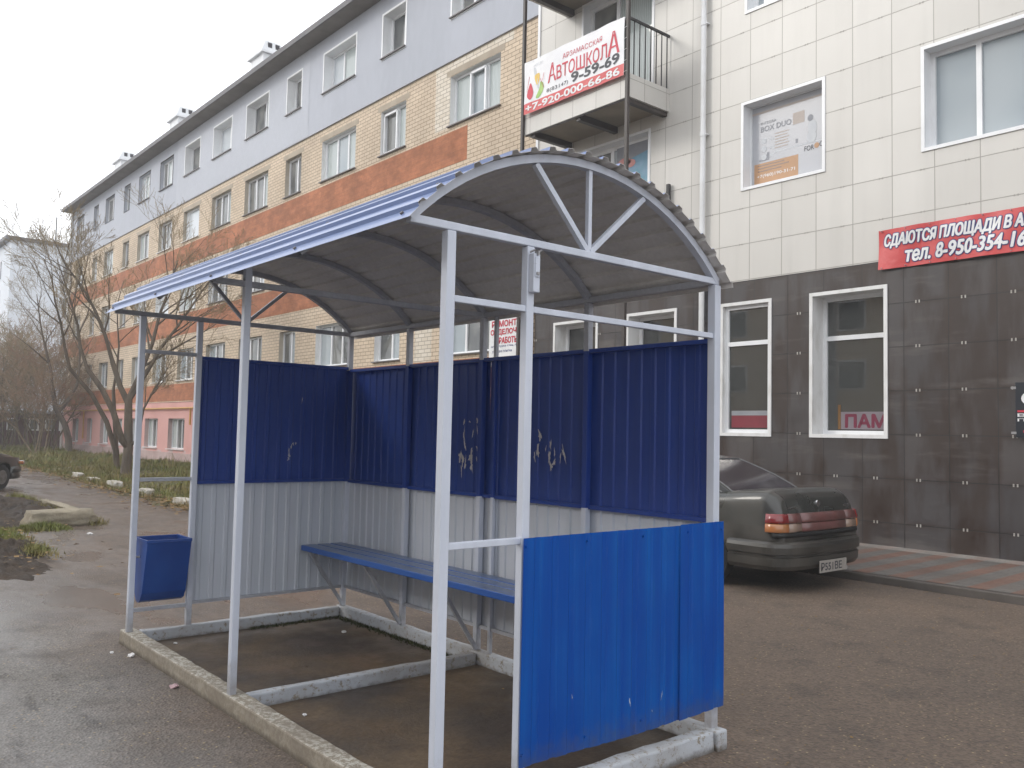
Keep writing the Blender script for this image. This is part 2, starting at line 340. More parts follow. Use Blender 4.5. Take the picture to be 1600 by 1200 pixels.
MT['signblk'] = pm('dark sign face', (.018, .022, .030), rough=.35)
MT['carpaint'] = pm('dark green grey car paint', (.022, .023, .020), (.040, .038, .033), 1.8, rough=.25, rough2=.42, coat=.45, coord='obj')
MT['cardust'] = pm('dusty dark car paint', (.018, .0175, .015), (.052, .046, .038), 2.6, rough=.3, rough2=.6, coat=.3, coord='obj')
MT['carglass'] = m_glass('tinted car glass', (.034, .026, .031), ior=1.42, rough=.12)
MT['rubber'] = pm('tyre rubber', (.02, .02, .02), (.035, .033, .03), 8, rough=.85, coord='obj')
MT['rim'] = pm('dusty steel rim', (.25, .25, .25), (.15, .14, .13), 8, rough=.5, metal=.5, coord='obj')
MT['lampred'] = pm('red lamp plastic', (.25, .014, .017), (.17, .016, .017), 6, rough=.2, coat=.6, coord='obj')
MT['t_orpale'] = pm('faded orange print', (.47, .41, .37), (.44, .38, .34), 3, rough=.5)
MT['lampdull'] = pm('dull red reflector plastic', (.145, .052, .047), (.105, .045, .040), 6, rough=.3, coat=.4, coord='obj')
MT['lampamb'] = pm('amber lamp plastic', (.44, .14, .035), (.36, .16, .065), 6, rough=.2, coat=.5, coord='obj')
MT['lampclear'] = pm('clear lamp plastic', (.27, .19, .145), rough=.25, coat=.5, coord='obj')
MT['plate'] = pm('dusty number plate', (.36, .33, .30), (.27, .25, .225), 9, rough=.5, coord='obj')
MT['black'] = pm('black trim', (.012, .012, .012), rough=.6)
MT['trim'] = pm('dull window trim', (.16, .165, .17), rough=.4)
MT['chrome'] = pm('chrome badge', (.7, .7, .7), rough=.2, metal=1)
MT['bark'] = pm('grey brown bark', (.155, .122, .088), (.092, .073, .054), 7, rough=.9, bump=.6, bscale=30, stretch=(1, 1, .3), backdist=.02)
MT['barkgreen'] = pm('olive bark', (.18, .145, .09), (.11, .088, .055), 6, rough=.9)
MT['barkpale'] = pm('pale bark', (.27, .21, .13), (.17, .13, .085), 6, rough=.9)
MT['twig'] = pm('olive twigs', (.29, .225, .125), (.20, .155, .088), .8, rough=.9)
MT['twigred'] = pm('reddish twigs', (.27, .165, .11), (.29, .21, .12), .8, rough=.9)
MT['grass'] = pm('autumn grass', (.155, .185, .034), (.26, .195, .07), 1.1, rough=.8, fine=.3)
MT['verge'] = pm('verge soil', (.095, .095, .032), (.13, .10, .05), 1.7, rough=.95, fine=.4)
MT['mud'] = pm('churned mud', (.036, .027, .021), (.080, .058, .041), 3.5, rough=.7, rough2=.95, spec=.25, bump=.9, bscale=9, fine=.35, backdist=.05)
MT['leaf'] = pm('fallen brown leaves', (.16, .085, .035), (.25, .16, .05), 6, rough=.8)
MT['whitewash'] = pm('whitewashed stone', (.52, .50, .46), (.33, .29, .22), 6, lo=.42, hi=.62, rough=.9, bump=.5, bscale=14, backdist=.02)
MT['oldkerb'] = pm('broken concrete', (.33, .285, .21), (.22, .19, .14), 4, rough=.9, bump=.7, bscale=14, backdist=.03)
MT['farwhite'] = pm('white painted gable', (.68, .71, .75), (.62, .65, .69), .25, rough=.85, fine=.05)
MT['farred'] = pm('dark red boards', (.12, .052, .042), (.09, .042, .036), 2, rough=.8)
MT['paper'] = pm('crumpled paper', (.72, .71, .70), rough=.8)
MT['pinkpaper'] = pm('pink wrapper', (.50, .34, .36), rough=.6)
MT['orangepipe'] = pm('yellow gas pipe paint', (.55, .30, .08), rough=.5)
MT['moss'] = pm('moss', (.035, .045, .014), (.06, .06, .025), 12, rough=.95)

# ---------------------------------------------------------------- mesh helpers
class MB:
    def __init__(s): s.v = []; s.f = []; s.m = []
    def face(s, pts, mi=0):
        b = len(s.v); s.v += [tuple(p) for p in pts]; s.f.append(tuple(range(b, b+len(pts)))); s.m.append(mi)
    def raw(s, vs, fs, mi=0):
        b = len(s.v); s.v += [tuple(p) for p in vs]; s.f += [tuple(b+i for i in f) for f in fs]; s.m += [mi]*len(fs)
    def box(s, x0, x1, y0, y1, z0, z1, mi=0):
        v = [(x, y, z) for z in (z0, z1) for y in (y0, y1) for x in (x0, x1)]
        s.raw(v, [(0, 2, 3, 1), (4, 5, 7, 6), (0, 1, 5, 4), (2, 6, 7, 3), (0, 4, 6, 2), (1, 3, 7, 5)], mi)
    def bar(s, p0, p1, w, h, up=(0, 0, 1), mi=0):
        p0 = Vector(p0); p1 = Vector(p1); d = (p1-p0).normalized(); up = Vector(up)
        a = d.cross(up)
        if a.length < 1e-4: a = d.cross(Vector((1, 0, 0)))
        a.normalize(); b = a.cross(d)
        v = []
        for p in (p0, p1):
            for i, j in ((-1, -1), (1, -1), (1, 1), (-1, 1)): v.append(p+a*(i*w/2)+b*(j*h/2))
        s.raw(v, [(0, 1, 2, 3), (7, 6, 5, 4), (0, 4, 5, 1), (1, 5, 6, 2), (2, 6, 7, 3), (3, 7, 4, 0)], mi)
    def tube(s, pts, rad, n=6, mi=0, cap=True):
        pts = [Vector(p) for p in pts]
        if not hasattr(rad, '__len__'): rad = [rad]*len(pts)
        b = len(s.v); k = len(pts)
        ref = Vector((0, 0, 1)) if abs((pts[-1]-pts[0]).normalized().z) < .9 else Vector((1, 0, 0))
        for i, p in enumerate(pts):
            d = (pts[min(i+1, k-1)]-pts[max(i-1, 0)]).normalized()
            a = d.cross(ref).normalized(); c = d.cross(a)
            for j in range(n):
                t = 2*math.pi*j/n; s.v.append(tuple(p+(a*math.cos(t)+c*math.sin(t))*rad[i]))
        for i in range(k-1):
            for j in range(n):
                s.f.append((b+i*n+j, b+i*n+(j+1) % n, b+(i+1)*n+(j+1) % n, b+(i+1)*n+j)); s.m.append(mi)
        if cap:
            s.f.append(tuple(b+j for j in range(n))); s.m.append(mi)
            s.f.append(tuple(b+(k-1)*n+j for j in reversed(range(n)))); s.m.append(mi)
    def prism(s, poly, y0, y1, mi=0):      # poly in (x, z), extruded along y
        n = len(poly)
        v = [(x, y0, z) for x, z in poly]+[(x, y1, z) for x, z in poly]
        f = [tuple(range(n)), tuple(reversed(range(n, 2*n)))]+[(i, i+n, (i+1) % n+n, (i+1) % n) for i in range(n)]
        s.raw(v, f, mi)
    def wall(s, x0, x1, z0, z1, Y, holes=(), mi=0, flip=False):   # a sheet facing -y with rectangular holes
        xs = sorted({x0, x1}|{min(max(h[i], x0), x1) for h in holes for i in (0, 1)})
        zs = sorted({z0, z1}|{min(max(h[i], z0), z1) for h in holes for i in (2, 3)})
        for i in range(len(xs)-1):
            for j in range(len(zs)-1):
                cx = (xs[i]+xs[i+1])/2; cz = (zs[j]+zs[j+1])/2
                if any(h[0] < cx < h[1] and h[2] < cz < h[3] for h in holes): continue
                s.face([(xs[i], Y, zs[j]), (xs[i+1], Y, zs[j]), (xs[i+1], Y, zs[j+1]), (xs[i], Y, zs[j+1])], mi)
    def build(s, name, mats, parent=None, smooth=False, bevel=0, off=None, sub=0, merge=False):
        me = bpy.data.meshes.new(name)
        o = bpy.data.objects.new(name, me); COL.objects.link(o)
        org = Vector(off) if off is not None else Vector((0, 0, 0))
        if parent is not None: o.parent = parent; org = org+Vector(parent.get('_org', (0, 0, 0)))
        v = [(p[0]-org.x, p[1]-org.y, p[2]-org.z) for p in s.v]
        if off is not None: o.location = off
        me.from_pydata(v, [], s.f)
        if not hasattr(mats, '__len__'): mats = [mats]
        for m in mats: me.materials.append(m)
        if len(mats) > 1: me.polygons.foreach_set('material_index', s.m)
        if merge or smooth or bevel or sub:
            bm = bmesh.new(); bm.from_mesh(me); bmesh.ops.remove_doubles(bm, verts=bm.verts, dist=1e-5)
            bmesh.ops.recalc_face_normals(bm, faces=bm.faces); bm.to_mesh(me); bm.free()
        if smooth: me.polygons.foreach_set('use_smooth', [True]*len(me.polygons))
        if bevel:
            b = o.modifiers.new('bevel', 'BEVEL'); b.width = bevel; b.segments = 2; b.limit_method = 'ANGLE'; b.angle_limit = R(40)
        if sub:
            b = o.modifiers.new('sub', 'SUBSURF'); b.levels = sub; b.render_levels = sub
        me.update(); o['_org'] = tuple(org)
        return o

def tag(o, label, cat, group=None, kind=None):
    if label: o['label'] = label
    if cat: o['category'] = cat
    if group: o['group'] = group
    if kind: o['kind'] = kind
    return o
def thing(name, loc, label, cat, group=None):
    o = bpy.data.objects.new(name, None); COL.objects.link(o); o.location = loc; o.empty_display_size = .3
    o['_org'] = tuple(loc)
    return tag(o, label, cat, group)

# lettering: flat type on a plane facing -y (mapped into the rectangle x0..x1, z0..z1)
_txt = {}
def type_mesh(s, bold=0., shear=0.):
    key = (s, bold, shear)
    if key in _txt: return _txt[key]
    c = bpy.data.curves.new('type', 'FONT'); c.body = s; c.size = 1; c.offset = bold; c.shear = shear; c.resolution_u = 3
    o = bpy.data.objects.new('type', c); COL.objects.link(o)
    me = bpy.data.meshes.new_from_object(o.evaluated_get(bpy.context.evaluated_depsgraph_get()))
    v = np.array([tuple(p.co) for p in me.vertices]); f = [tuple(p.vertices) for p in me.polygons]
    bpy.data.objects.remove(o); bpy.data.meshes.remove(me); bpy.data.curves.remove(c)
    _txt[key] = (v, f); return v, f
def letter(mb, s, x0, x1, z0, z1, Y, bold=0., shear=0., mi=0, ref=None, disp=None):
    v, f = type_mesh(s, bold, shear)
    w, _ = type_mesh(s, ref if ref is not None else bold, shear)      # box of the reference weight
    ax, bx, az, bz = w[:, 0].min(), w[:, 0].max(), w[:, 1].min(), w[:, 1].max()
    out = []
    for p in v:
        X = x0+(p[0]-ax)/(bx-ax)*(x1-x0); Z = z0+(p[1]-az)/(bz-az)*(z1-z0)
        out.append((X, Y+(disp(X, Z) if disp else 0), Z))
    mb.raw(out, f, mi)

def letter_bold(m, s, x0, x1, z0, z1, Y, r, bold=0., shear=0., disp=None, k=8):
    letter(m, s, x0, x1, z0, z1, Y-.0003*(k+1), bold, shear, disp=disp)
    for i in range(k):       # a heavier stroke: the letter printed again a hair to every side
        a = 6.2832*i/k; letter(m, s, x0+r*math.cos(a), x1+r*math.cos(a), z0+r*math.sin(a), z1+r*math.sin(a), Y-.0003*(i+1), bold, shear, disp=disp)
# ================================================================= GROUND
g = MB()
g.face([(-140, -60, 0), (60, -60, 0), (60, 60, 0), (-140, 60, 0)])
tag(g.build('road', MT['asphalt']), None, None, kind='structure')
g = MB()      # pavement of red and grey pavers along the clad building
g.face([(-12.6, 7.68, .09), (9, 7.68, .09), (9, 10.2, .12), (-12.6, 10.2, .12)])
tag(g.build('pavement', MT['pavers']), None, None, kind='structure')
g = MB(); g.box(-12.6, 9, 7.58, 7.679, -.05, .088)
tag(g.build('kerb', pm('pavement kerb', (.10, .085, .075), (.07, .06, .052), 3, rough=.8, bump=.4), bevel=.012), None, None, kind='structure')
# verge of soil beside the brick building
def edge_y(x):      # southern edge of the verge
    pts = [(-110, 6.3), (-60, 5.9), (-38, 5.1), (-29, 4.7), (-23, 4.4), (-18, 4.2), (-13.8, 4.0), (-12.6, 4.4)]
    for (a, b), (c, d) in zip(pts, pts[1:]):
        if a <= x <= c: return b+(d-b)*(x-a)/(c-a)
    return 4.4
rnd = random.Random(5)
g = MB(); xs = np.arange(-110, -12.5, .7); ny = 9
def vz(x, t): return .004+(.20*min(1, t*2.2)*(1-.3*t)+.03*math.sin(x*1.7+t*9)*min(1, t*4))*max(0, min(1, (-12.9-x)/1.5))-(.03 if x > -13.2 else 0)
rows = []
for x in xs:
    y0 = edge_y(x)+.18*math.sin(x*2.1)+.1*math.sin(x*5.3); rows.append([(x, y0+(10.29-y0)*j/(ny-1), vz(x, j/(ny-1))) for j in range(ny)])
for i in range(len(rows)-1):
    for j in range(ny-1): g.face([rows[i][j], rows[i+1][j], rows[i+1][j+1], rows[i][j+1]])
tag(g.build('verge', MT['verge'], smooth=True), None, None, kind='structure')

# grass tufts
g = MB()
for i in range(62000):
    u = rnd.random(); x = -12.8-u**1.6*55; t = rnd.random()**1.25
    y0 = edge_y(x)+.1; y = y0+(10.2-y0)*t
    cl = math.sin(x*1.3)+math.sin(y*2.3+x*.7)+.6*math.sin(x*4.1-y*3)
    if cl < -1.0 and rnd.random() < .6: continue
    h = rnd.uniform(.04, .13)*(1+.35*max(cl, -.8))*(1+t*.5); w = .006+.00045*abs(x); z = vz(x, t)
    if rnd.random() < .03: h *= 2.6
    a = rnd.uniform(0, 6.28); b = rnd.uniform(.2, 1.1); dx = math.cos(a); dy = math.sin(a)
    g.face([(x-dy*w, y+dx*w, z-.02), (x+dy*w, y-dx*w, z-.02), (x+dx*h*b, y+dy*h*b, z+h)])
tag(g.build('grass', MT['grass']), 'rough green and brown grass on the verge below the pink wall', 'grass', kind='stuff')
# fallen leaves along the verge edge, on the road and on the mud
g = MB()
def leaf(x, y, z, s):
    a = rnd.uniform(0, 6.28); c, d = math.cos(a)*s, math.sin(a)*s; k = rnd.uniform(.5, .8); l = rnd.uniform(0, .5)*s
    g.face([(x-c, y-d, z), (x+d*k, y-c*k, z+l), (x+c, y+d, z+l*.6), (x-d*k, y+c*k, z)])
for i in range(3600):
    x = -13-rnd.random()**1.3*32; leaf(x, edge_y(x)+rnd.gauss(.05, .3), .02+rnd.random()*.07, rnd.uniform(.02, .05))
for i in range(700): leaf(rnd.uniform(-3, 6), rnd.uniform(1.9, 8), .006, rnd.uniform(.006, .014))
for i in range(260): leaf(rnd.gauss(.9, .6), rnd.gauss(1.4, .5), .006, rnd.uniform(.004, .010))
for i in range(240): leaf(rnd.gauss(-10.5, 1.7), rnd.gauss(.0, .5), .1, rnd.uniform(.02, .045))
for i in range(50): leaf(rnd.uniform(-4, .5), rnd.uniform(-.5, 1.7), .012, rnd.uniform(.006, .016))
for i in range(200): leaf(rnd.uniform(-6, 5), rnd.gauss(7.5, .05), .008, rnd.uniform(.006, .014))
tag(g.build('fallen_leaves', MT['leaf']), 'brown and yellow fallen leaves along the verge and on the asphalt', 'leaves', kind='stuff')

# mud on the left: spoil beside the road and a raised muddy bed behind a broken kerb
from mathutils import noise as mn
def mound(name, cx, cy, rx, ry, h, seed, mat):
    g = MB(); n = 150; m_ = 46; P = []
    for i in range(m_+1):
        row = []
        for j in range(n):
            a = 2*math.pi*j/n; q = i/m_
            rr = q*(1+.35*mn.noise(Vector((math.cos(a)*1.6, math.sin(a)*1.6, seed)))+.15*mn.noise(Vector((math.cos(a)*5, math.sin(a)*5, seed))))
            x = cx+rx*rr*math.cos(a); y = cy+ry*rr*math.sin(a)
            v = Vector((x*1.3, y*1.6, seed)); b = .55+.9*mn.noise(v)+.55*abs(mn.noise(v*3.1))+.45*mn.noise(v*7.3)+.3*abs(mn.noise(v*15))
            row.append((x, y, -.015+h*max(0, b)*(1-q*q)**.7+.012*(1-q)))
        P.append(row)
    for i in range(m_):
        for j in range(n):
            g.face([P[i][j], P[i+1][j], P[i+1][(j+1) % n], P[i][(j+1) % n]])
    return tag(g.build(name, mat, smooth=True), None, None, kind='structure')
mound('mud_heap', -10.2, -.2, 3.0, .85, .17, 3, MT['mud'])
mound('mud_bed', -15.9, .3, 3.7, 1.75, .22, 5, MT['mud'])
g = MB()
def weed(x, y, z, h, w=.006):
    a = rnd.uniform(0, 6.28); b = rnd.uniform(.3, 1.2)
    g.face([(x-w*math.sin(a), y+w*math.cos(a), z), (x+w*math.sin(a), y-w*math.cos(a), z), (x+h*b*math.cos(a), y+h*b*math.sin(a), z+h)])
for i in range(9000):      # grass creeping over the bed's edge
    if rnd.random() < .72: x = -12.0+rnd.gauss(0, .16); y = rnd.uniform(-1.2, 1.5)
    else: x = rnd.uniform(-19, -12.2); y = 2.0+rnd.gauss(0, .10)
    weed(x, y, 0, rnd.uniform(.03, .10)*(1+.5*math.sin(y*7)))
for i in range(2200):
    k = rnd.random(); x = rnd.gauss(-10.5, .55) if k < .7 else rnd.gauss(-9.0, .3); y = rnd.gauss(.42, .10) if k < .7 else rnd.gauss(.45, .08)
    weed(x, y, .06, rnd.uniform(.03, .08))
tag(g.build('weeds', MT['grass']), 'yellow green weeds round the muddy bed on the left', 'weeds', kind='stuff')
def rough_block(name, x0, x1, y0, y1, z1, mat, label, cat, group=None, rz=0, seed=0):
    r = random.Random(seed); c = ((x0+x1)/2, (y0+y1)/2, 0); o = thing_mesh = None
    bm = bmesh.new(); bmesh.ops.create_cube(bm, size=1)
    bmesh.ops.subdivide_edges(bm, edges=bm.edges, cuts=5, use_grid_fill=True)
    for v in bm.verts:
        v.co.x *= x1-x0; v.co.y *= y1-y0; v.co.z = (v.co.z+.5)*z1
        k = 1-.14*(abs(v.co.x)/((x1-x0)/2))**6*(v.co.z/z1)
        v.co.y *= 1-.12*(v.co.z/z1); v.co.z *= k
        v.co += Vector((r.gauss(0, .012), r.gauss(0, .01), r.gauss(0, .008) if v.co.z > .01 else 0))
    me = bpy.data.meshes.new(name); bm.to_mesh(me); bm.free(); me.materials.append(mat)
    me.polygons.foreach_set('use_smooth', [True]*len(me.polygons))
    o = bpy.data.objects.new(name, me); COL.objects.link(o); o.location = c; o.rotation_euler.z = rz
    return tag(o, label, cat, group)
rough_block('kerb_block', -12.62, -12.26, .95, 2.0, .25, MT['oldkerb'], 'broken pale concrete kerb block at the corner of the muddy bed', 'kerb block', seed=3, rz=.12)
rough_block('kerb_block', -16.6, -13.0, 1.98, 2.16, .12, MT['oldkerb'], 'long low concrete kerb half sunk along the far side of the muddy bed', 'kerb block', seed=4, rz=-.02)
where = ['nearest the shelter', 'second from the shelter', 'third from the shelter',
         'fourth from the shelter', 'farthest of the row']
for i, (x, y, l) in enumerate([(-15.2, 4.42, .95), (-18.0, 4.55, .75), (-20.9, 4.66, .85), (-23.3, 4.78, .9), (-25.6, 4.95, .8)]):
    rough_block('kerb_stone', x-l/2, x+l/2, y-.1, y+.1, .15+.02*(i % 3), MT['whitewash'], 'whitewashed kerb stone in the verge edge, '+where[i], 'kerb stone', 'whitewashed kerb stones along the verge', seed=10+i, rz=-.05)

# ================================================================= BUS SHELTER
sh = thing('bus_shelter', (-1.95, .88, 0), 'blue and grey metal bus shelter with a curved ribbed roof standing on the asphalt', 'bus shelter')
P2 = [MT['post'], MT['blue'], MT['blueshade'], MT['post_dark']]
XB = [0, -.95, -2.0, -2.95, -3.89]; YB = 1.765; T = .042
def post(x, y, z0, z1, paint=None, t=T):
    m = MB()
    if paint is None: m.box(x-t/2, x+t/2, y-t/2, y+t/2, z0, z1)
    else:
        for a, b, k in paint: m.box(x-t/2, x+t/2, y-t/2, y+t/2, a, b, k)
    return m.build('post', P2, sh, bevel=.004)
BW = [(.10, 1.165, 0), (1.165, 2.13, 2), (2.13, 2.43, 3)]
post(0, 0, .09, 2.43, t=.044); post(0, .43, .09, 2.43); post(0, YB, .09, 2.43, t=.05)
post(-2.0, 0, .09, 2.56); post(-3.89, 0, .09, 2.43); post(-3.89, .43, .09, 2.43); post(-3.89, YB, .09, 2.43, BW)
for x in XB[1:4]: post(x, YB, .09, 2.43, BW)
post(-1.86, YB+.004, .09, 2.43, BW, t=.027)
arcC = (.785, 1.505); arcR = 1.365
def arc(a, r=arcR): return (arcC[0]+r*math.sin(a), arcC[1]+r*math.cos(a))
for i, x in enumerate(XB):
    m = MB(); n = 26; a0, a1 = R(-46.2), R(46.2); w = .02; pr = []
    for k in range(n+1):
        a = a0+(a1-a0)*k/n; pr.append((arc(a, arcR-.018), arc(a, arcR+.018)))
    for k in range(n):
        (i0, o0), (i1, o1) = pr[k], pr[k+1]
        A = [(x-w, *i0), (x+w, *i0), (x+w, *o0), (x-w, *o0)]; B = [(x-w, *i1), (x+w, *i1), (x+w, *o1), (x-w, *o1)]
        for q in range(4): m.face([A[q], A[(q+1) % 4], B[(q+1) % 4], B[q]])
    m.build('roof_arch', MT['post'] if i == 0 else MT['post_dark'], sh, merge=True)
for i, x in enumerate((0, -2.0, -3.89)):       # chords of the trusses
    m = MB(); m.box(x-.018, x+.018, -.2, YB+.02, 2.432, 2.466); m.build('top_beam', MT['post'] if i == 0 else MT['post_dark'], sh, bevel=.004)
for i, x in enumerate((0, -3.89)):
    mt = MT['post'] if i == 0 else MT['post_dark']
    for (y0, z0), (y1, z1), w in (((.79, 2.466), arc(R(-14), arcR-.02), .026), ((.80, 2.466), (.80, 2.85), .022), ((.81, 2.466), arc(R(17), arcR-.02), .026)):
        m = MB(); m.bar((x, y0, z0), (x, y1, z1), w, w, (1, 0, 0)); m.build('truss_brace', mt, sh)
m = MB(); m.box(-3.89, 0, YB-.02, YB+.02, 2.431, 2.467); m.build('top_beam', MT['post_dark'], sh, bevel=.004)
for y0, y1, z, x in ((.02, .41, 1.15, 0), (.02, .41, 2.155, 0), (.45, YB-.025, 2.155, 0), (.02, .41, 1.21, -3.89), (.02, .41, 2.17, -3.89), (.02, .41, .25, -3.89)):
    m = MB(); m.box(x-.013, x+.013, y0, y1, z-.014, z+.014); m.build('rail', MT['post'] if x == 0 else MT['post_dark'], sh, bevel=.003)
# roof sheet with ribs running along the shelter
def rib_profile(L, pitch=.112, top=.030, slope=.008, h=.016):
    p = []; t = 0
    while t < L-1e-6:
        for q, z in ((0, 0), (pitch-top-2*slope, 0), (pitch-top-slope, h), (pitch-slope, h)):
            if t+q <= L: p.append((t+q, z))
        t += pitch
    p.append((L, 0)); return p
a0, a1 = R(-48), R(48.8); Rs = arcR+.021; prof = rib_profile((a1-a0)*Rs)
m = MB(); xe = [.075, -.6, -1.6, -2.6, -3.3, -3.97]
for i in range(len(prof)-1):
    for j in range(len(xe)-1):
        q = []
        for (t, h), x in ((prof[i], xe[j]), (prof[i+1], xe[j]), (prof[i+1], xe[j+1]), (prof[i], xe[j+1])):
            y, z = arc(a0+t/Rs, Rs+h); q.append((x, y, z, t, h))
        m.face([p[:3] for p in q][::-1], 1)
        m.face([(p[0], *arc(a0+p[3]/Rs, Rs+p[4]+.0016)) for p in q], 0)
for j in (0, len(xe)-1):        # cut edges of the sheet
    for i in range(len(prof)-1):
        x = xe[j]; e = []
        for (t, h) in (prof[i], prof[i+1]): e += [(x, *arc(a0+t/Rs, Rs+h)), (x, *arc(a0+t/Rs, Rs+h+.0016))]
        m.face([e[0], e[2], e[3], e[1]], 1)
for x in XB:        # fixing screws with dark washers
    for t in np.arange(.045, (a1-a0)*Rs, .112*2):
        a = a0+t/Rs; m.tube([(min(x, -.02), *arc(a, Rs)), (min(x, -.02), *arc(a, Rs+.010))], .008, 6, mi=2)
ro = m.build('roof_sheet', [MT['bluetop'], MT['under'], MT['sill']], sh)
# wall sheets
def ribbed(name, p0, p1, nrm, z0, z1, mat, parent=sh, h=.009, wob=0, seed=0, skew=0, back=None):
    p0 = Vector((*p0, 0)); p1 = Vector((*p1, 0)); d = (p1-p0); L = d.length; d.normalize(); n = Vector((*nrm, 0))
    m = MB(); pr = rib_profile(L, .105, .026, .008, h); r = random.Random(seed); zs = list(np.linspace(z0, z1, 12))
    jit = [[0]*len(pr) for _ in zs]
    ph = [r.uniform(0, 6.28) for _ in range(4)]
    def P(i, k):
        t, hh = pr[i]; z = zs[k]
        b = wob*(math.sin(t*3.1+ph[0]+z*2.0)+.6*math.sin(t*7.3+ph[1]-z*3.0))
        if k == 0: z += wob*2.0*math.sin(t*6+ph[2])+skew*(t/L-.5)+r.uniform(-1, 1)*wob*.5
        return p0+d*t+n*(hh+b)+Vector((0, 0, z))
    g = [[P(i, k) for i in range(len(pr))] for k in range(len(zs))]
    for k in range(len(zs)-1):
        for i in range(len(pr)-1): m.face([g[k][i], g[k][i+1], g[k+1][i+1], g[k+1][i]])
    o = m.build(name, mat, parent, merge=True)
    s = o.modifiers.new('thick', 'SOLIDIFY'); s.thickness = .0012; s.offset = 0
    return o
yb = YB+.034; xf = -3.89-.034
segs = [(-.0+.0, -.95), (-.95, -1.95), (-1.95, -2.95), (-2.95, -3.90)]
bps = []
for i, (a, b) in enumerate(segs):
    bps.append(ribbed('blue_panel', (b, yb), (a, yb), (0, -1), 1.165, 2.13, MT['blueshade'], wob=.001, seed=i))
    ribbed('grey_panel', (b, yb+.003), (a, yb+.003), (0, -1), .255, 1.165, MT['greysheet'], wob=.001, seed=i+9)
bf = ribbed('blue_panel', (xf, .42), (xf, YB), (1, 0), 1.18, 2.15, MT['blueshade'], wob=.001, seed=21)
ribbed('grey_panel', (xf-.003, .42), (xf-.003, YB), (1, 0), .255, 1.18, MT['greysheet'], wob=.001, seed=22)
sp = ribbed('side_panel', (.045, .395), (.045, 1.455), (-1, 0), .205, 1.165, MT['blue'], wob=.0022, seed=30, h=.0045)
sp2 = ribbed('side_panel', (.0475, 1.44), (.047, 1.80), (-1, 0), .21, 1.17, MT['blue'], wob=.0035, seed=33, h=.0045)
sp2['label'] = 'narrow end sheet of the side panel, slightly buckled'
sp['label'] = 'bright blue low side panel with a scuffed lower edge'
m = MB()
m.box(-3.9, 0, YB-.012, YB+.021, 2.118, 2.142); m.build('panel_rail', MT['blueshade'], sh)
m = MB(); m.box(-3.9, 0, YB+.0, YB+.021, 1.158, 1.182); m.build('panel_rail', MT['blueshade'], sh)
m = MB(); m.box(-3.9, 0, YB+.0, YB+.021, .250, .272); m.build('panel_rail', MT['post_dark'], sh)
m = MB(); m.box(-3.91, -3.878, .43, YB, 2.138, 2.162); m.build('panel_rail', MT['blueshade'], sh)
m = MB(); m.box(-3.91, -3.888, .43, YB, 1.168, 1.192); m.build('panel_rail', MT['blueshade'], sh)
m = MB(); m.box(-3.91, -3.888, .43, YB, .250, .272); m.build('panel_rail', MT['post_dark'], sh)
m = MB(); m.box(.0215, .033, .46, 1.735, 1.12, 1.145); m.build('panel_rail', MT['post_dark'], sh)
m = MB()
for y in (.41, .78, 1.16, 1.5, 1.78):
    for z in (.26, 1.13): m.tube([(.046, y, z), (.054, y, z)], .006, 6)
m.build('panel_screw', MT['blue'], sp)
# bared primer where posters were torn off
def flake(m, plane, c, u, v, seed, n=24):
    r = random.Random(seed); pts = []
    for k in range(n):
        a = 2*math.pi*k/n; q = r.uniform(.35, 1.25)*(1+.3*math.sin(3*a+seed)); pts.append((math.cos(a)*u*q, math.sin(a)*v*q))
    lean = r.uniform(-.3, .3)
    if plane == 'y': m.face([(c[0]+p+s_*lean, c[1], c[2]+s_) for p, s_ in pts])
    else: m.face([(c[0], c[1]+p+s_*lean, c[2]+s_) for p, s_ in pts])
m = MB(); Yp = yb-.0125
for i, (x, z, u, v) in enumerate([(-2.275, 1.44, .016, .045), (-2.24, 1.415, .02, .04), (-2.215, 1.38, .010, .06), (-2.15, 1.44, .02, .05), (-2.135, 1.38, .015, .06), (-2.22, 1.52, .010, .05),
        (-2.07, 1.50, .012, .03), (-2.07, 1.60, .006, .07), (-2.075, 1.695, .018, .02), (-2.235, 1.69, .010, .02), (-2.17, 1.69, .012, .006), (-2.235, 1.60, .006, .06), (-2.13, 1.60, .006, .04), (-2.255, 1.34, .006, .04),
        (-2.075, 1.42, .007, .02), (-1.405, 1.60, .02, .035), (-1.425, 1.50, .018, .04), (-1.455, 1.46, .01, .03), (-1.30, 1.54, .008, .04), (-1.31, 1.46, .012, .05), (-1.295, 1.405, .014, .04),
        (-1.265, 1.43, .014, .03), (-1.26, 1.49, .006, .03), (-1.345, 1.52, .004, .02), (-1.175, 1.49, .012, .05), (-1.205, 1.46, .005, .04), (-2.52, 1.64, .006, .03), (-2.55, 1.80, .004, .02)]):
    flake(m, 'y', (x, Yp, z), u, v, 50+i)
m.build('peeled_paint', MT['peel'], bps[1])['kind'] = 'stuff'
m = MB(); Xp = xf+.0125
for i, (y, z, u, v) in enumerate([(1.225, 1.36, .012, .012), (1.228, 1.40, .008, .04), (1.245, 1.46, .006, .02), (1.26, 1.49, .008, .012), (1.285, 1.49, .01, .012), (1.33, 1.86, .003, .03)]):
    flake(m, 'x', (Xp, y, z), u, v, 90+i)
m.build('peeled_paint', MT['peel'], bf)['kind'] = 'stuff'
m = MB()
for i, (y, z, u, v) in enumerate([(1.08, .36, .0035, .025), (1.31, .35, .0025, .02), (.70, .45, .002, .010), (1.24, .29, .004, .006)]):
    flake(m, 'x', (.0465, y, z), u, v, 120+i)
m.build('peeled_paint', MT['peel'], sp)['kind'] = 'stuff'
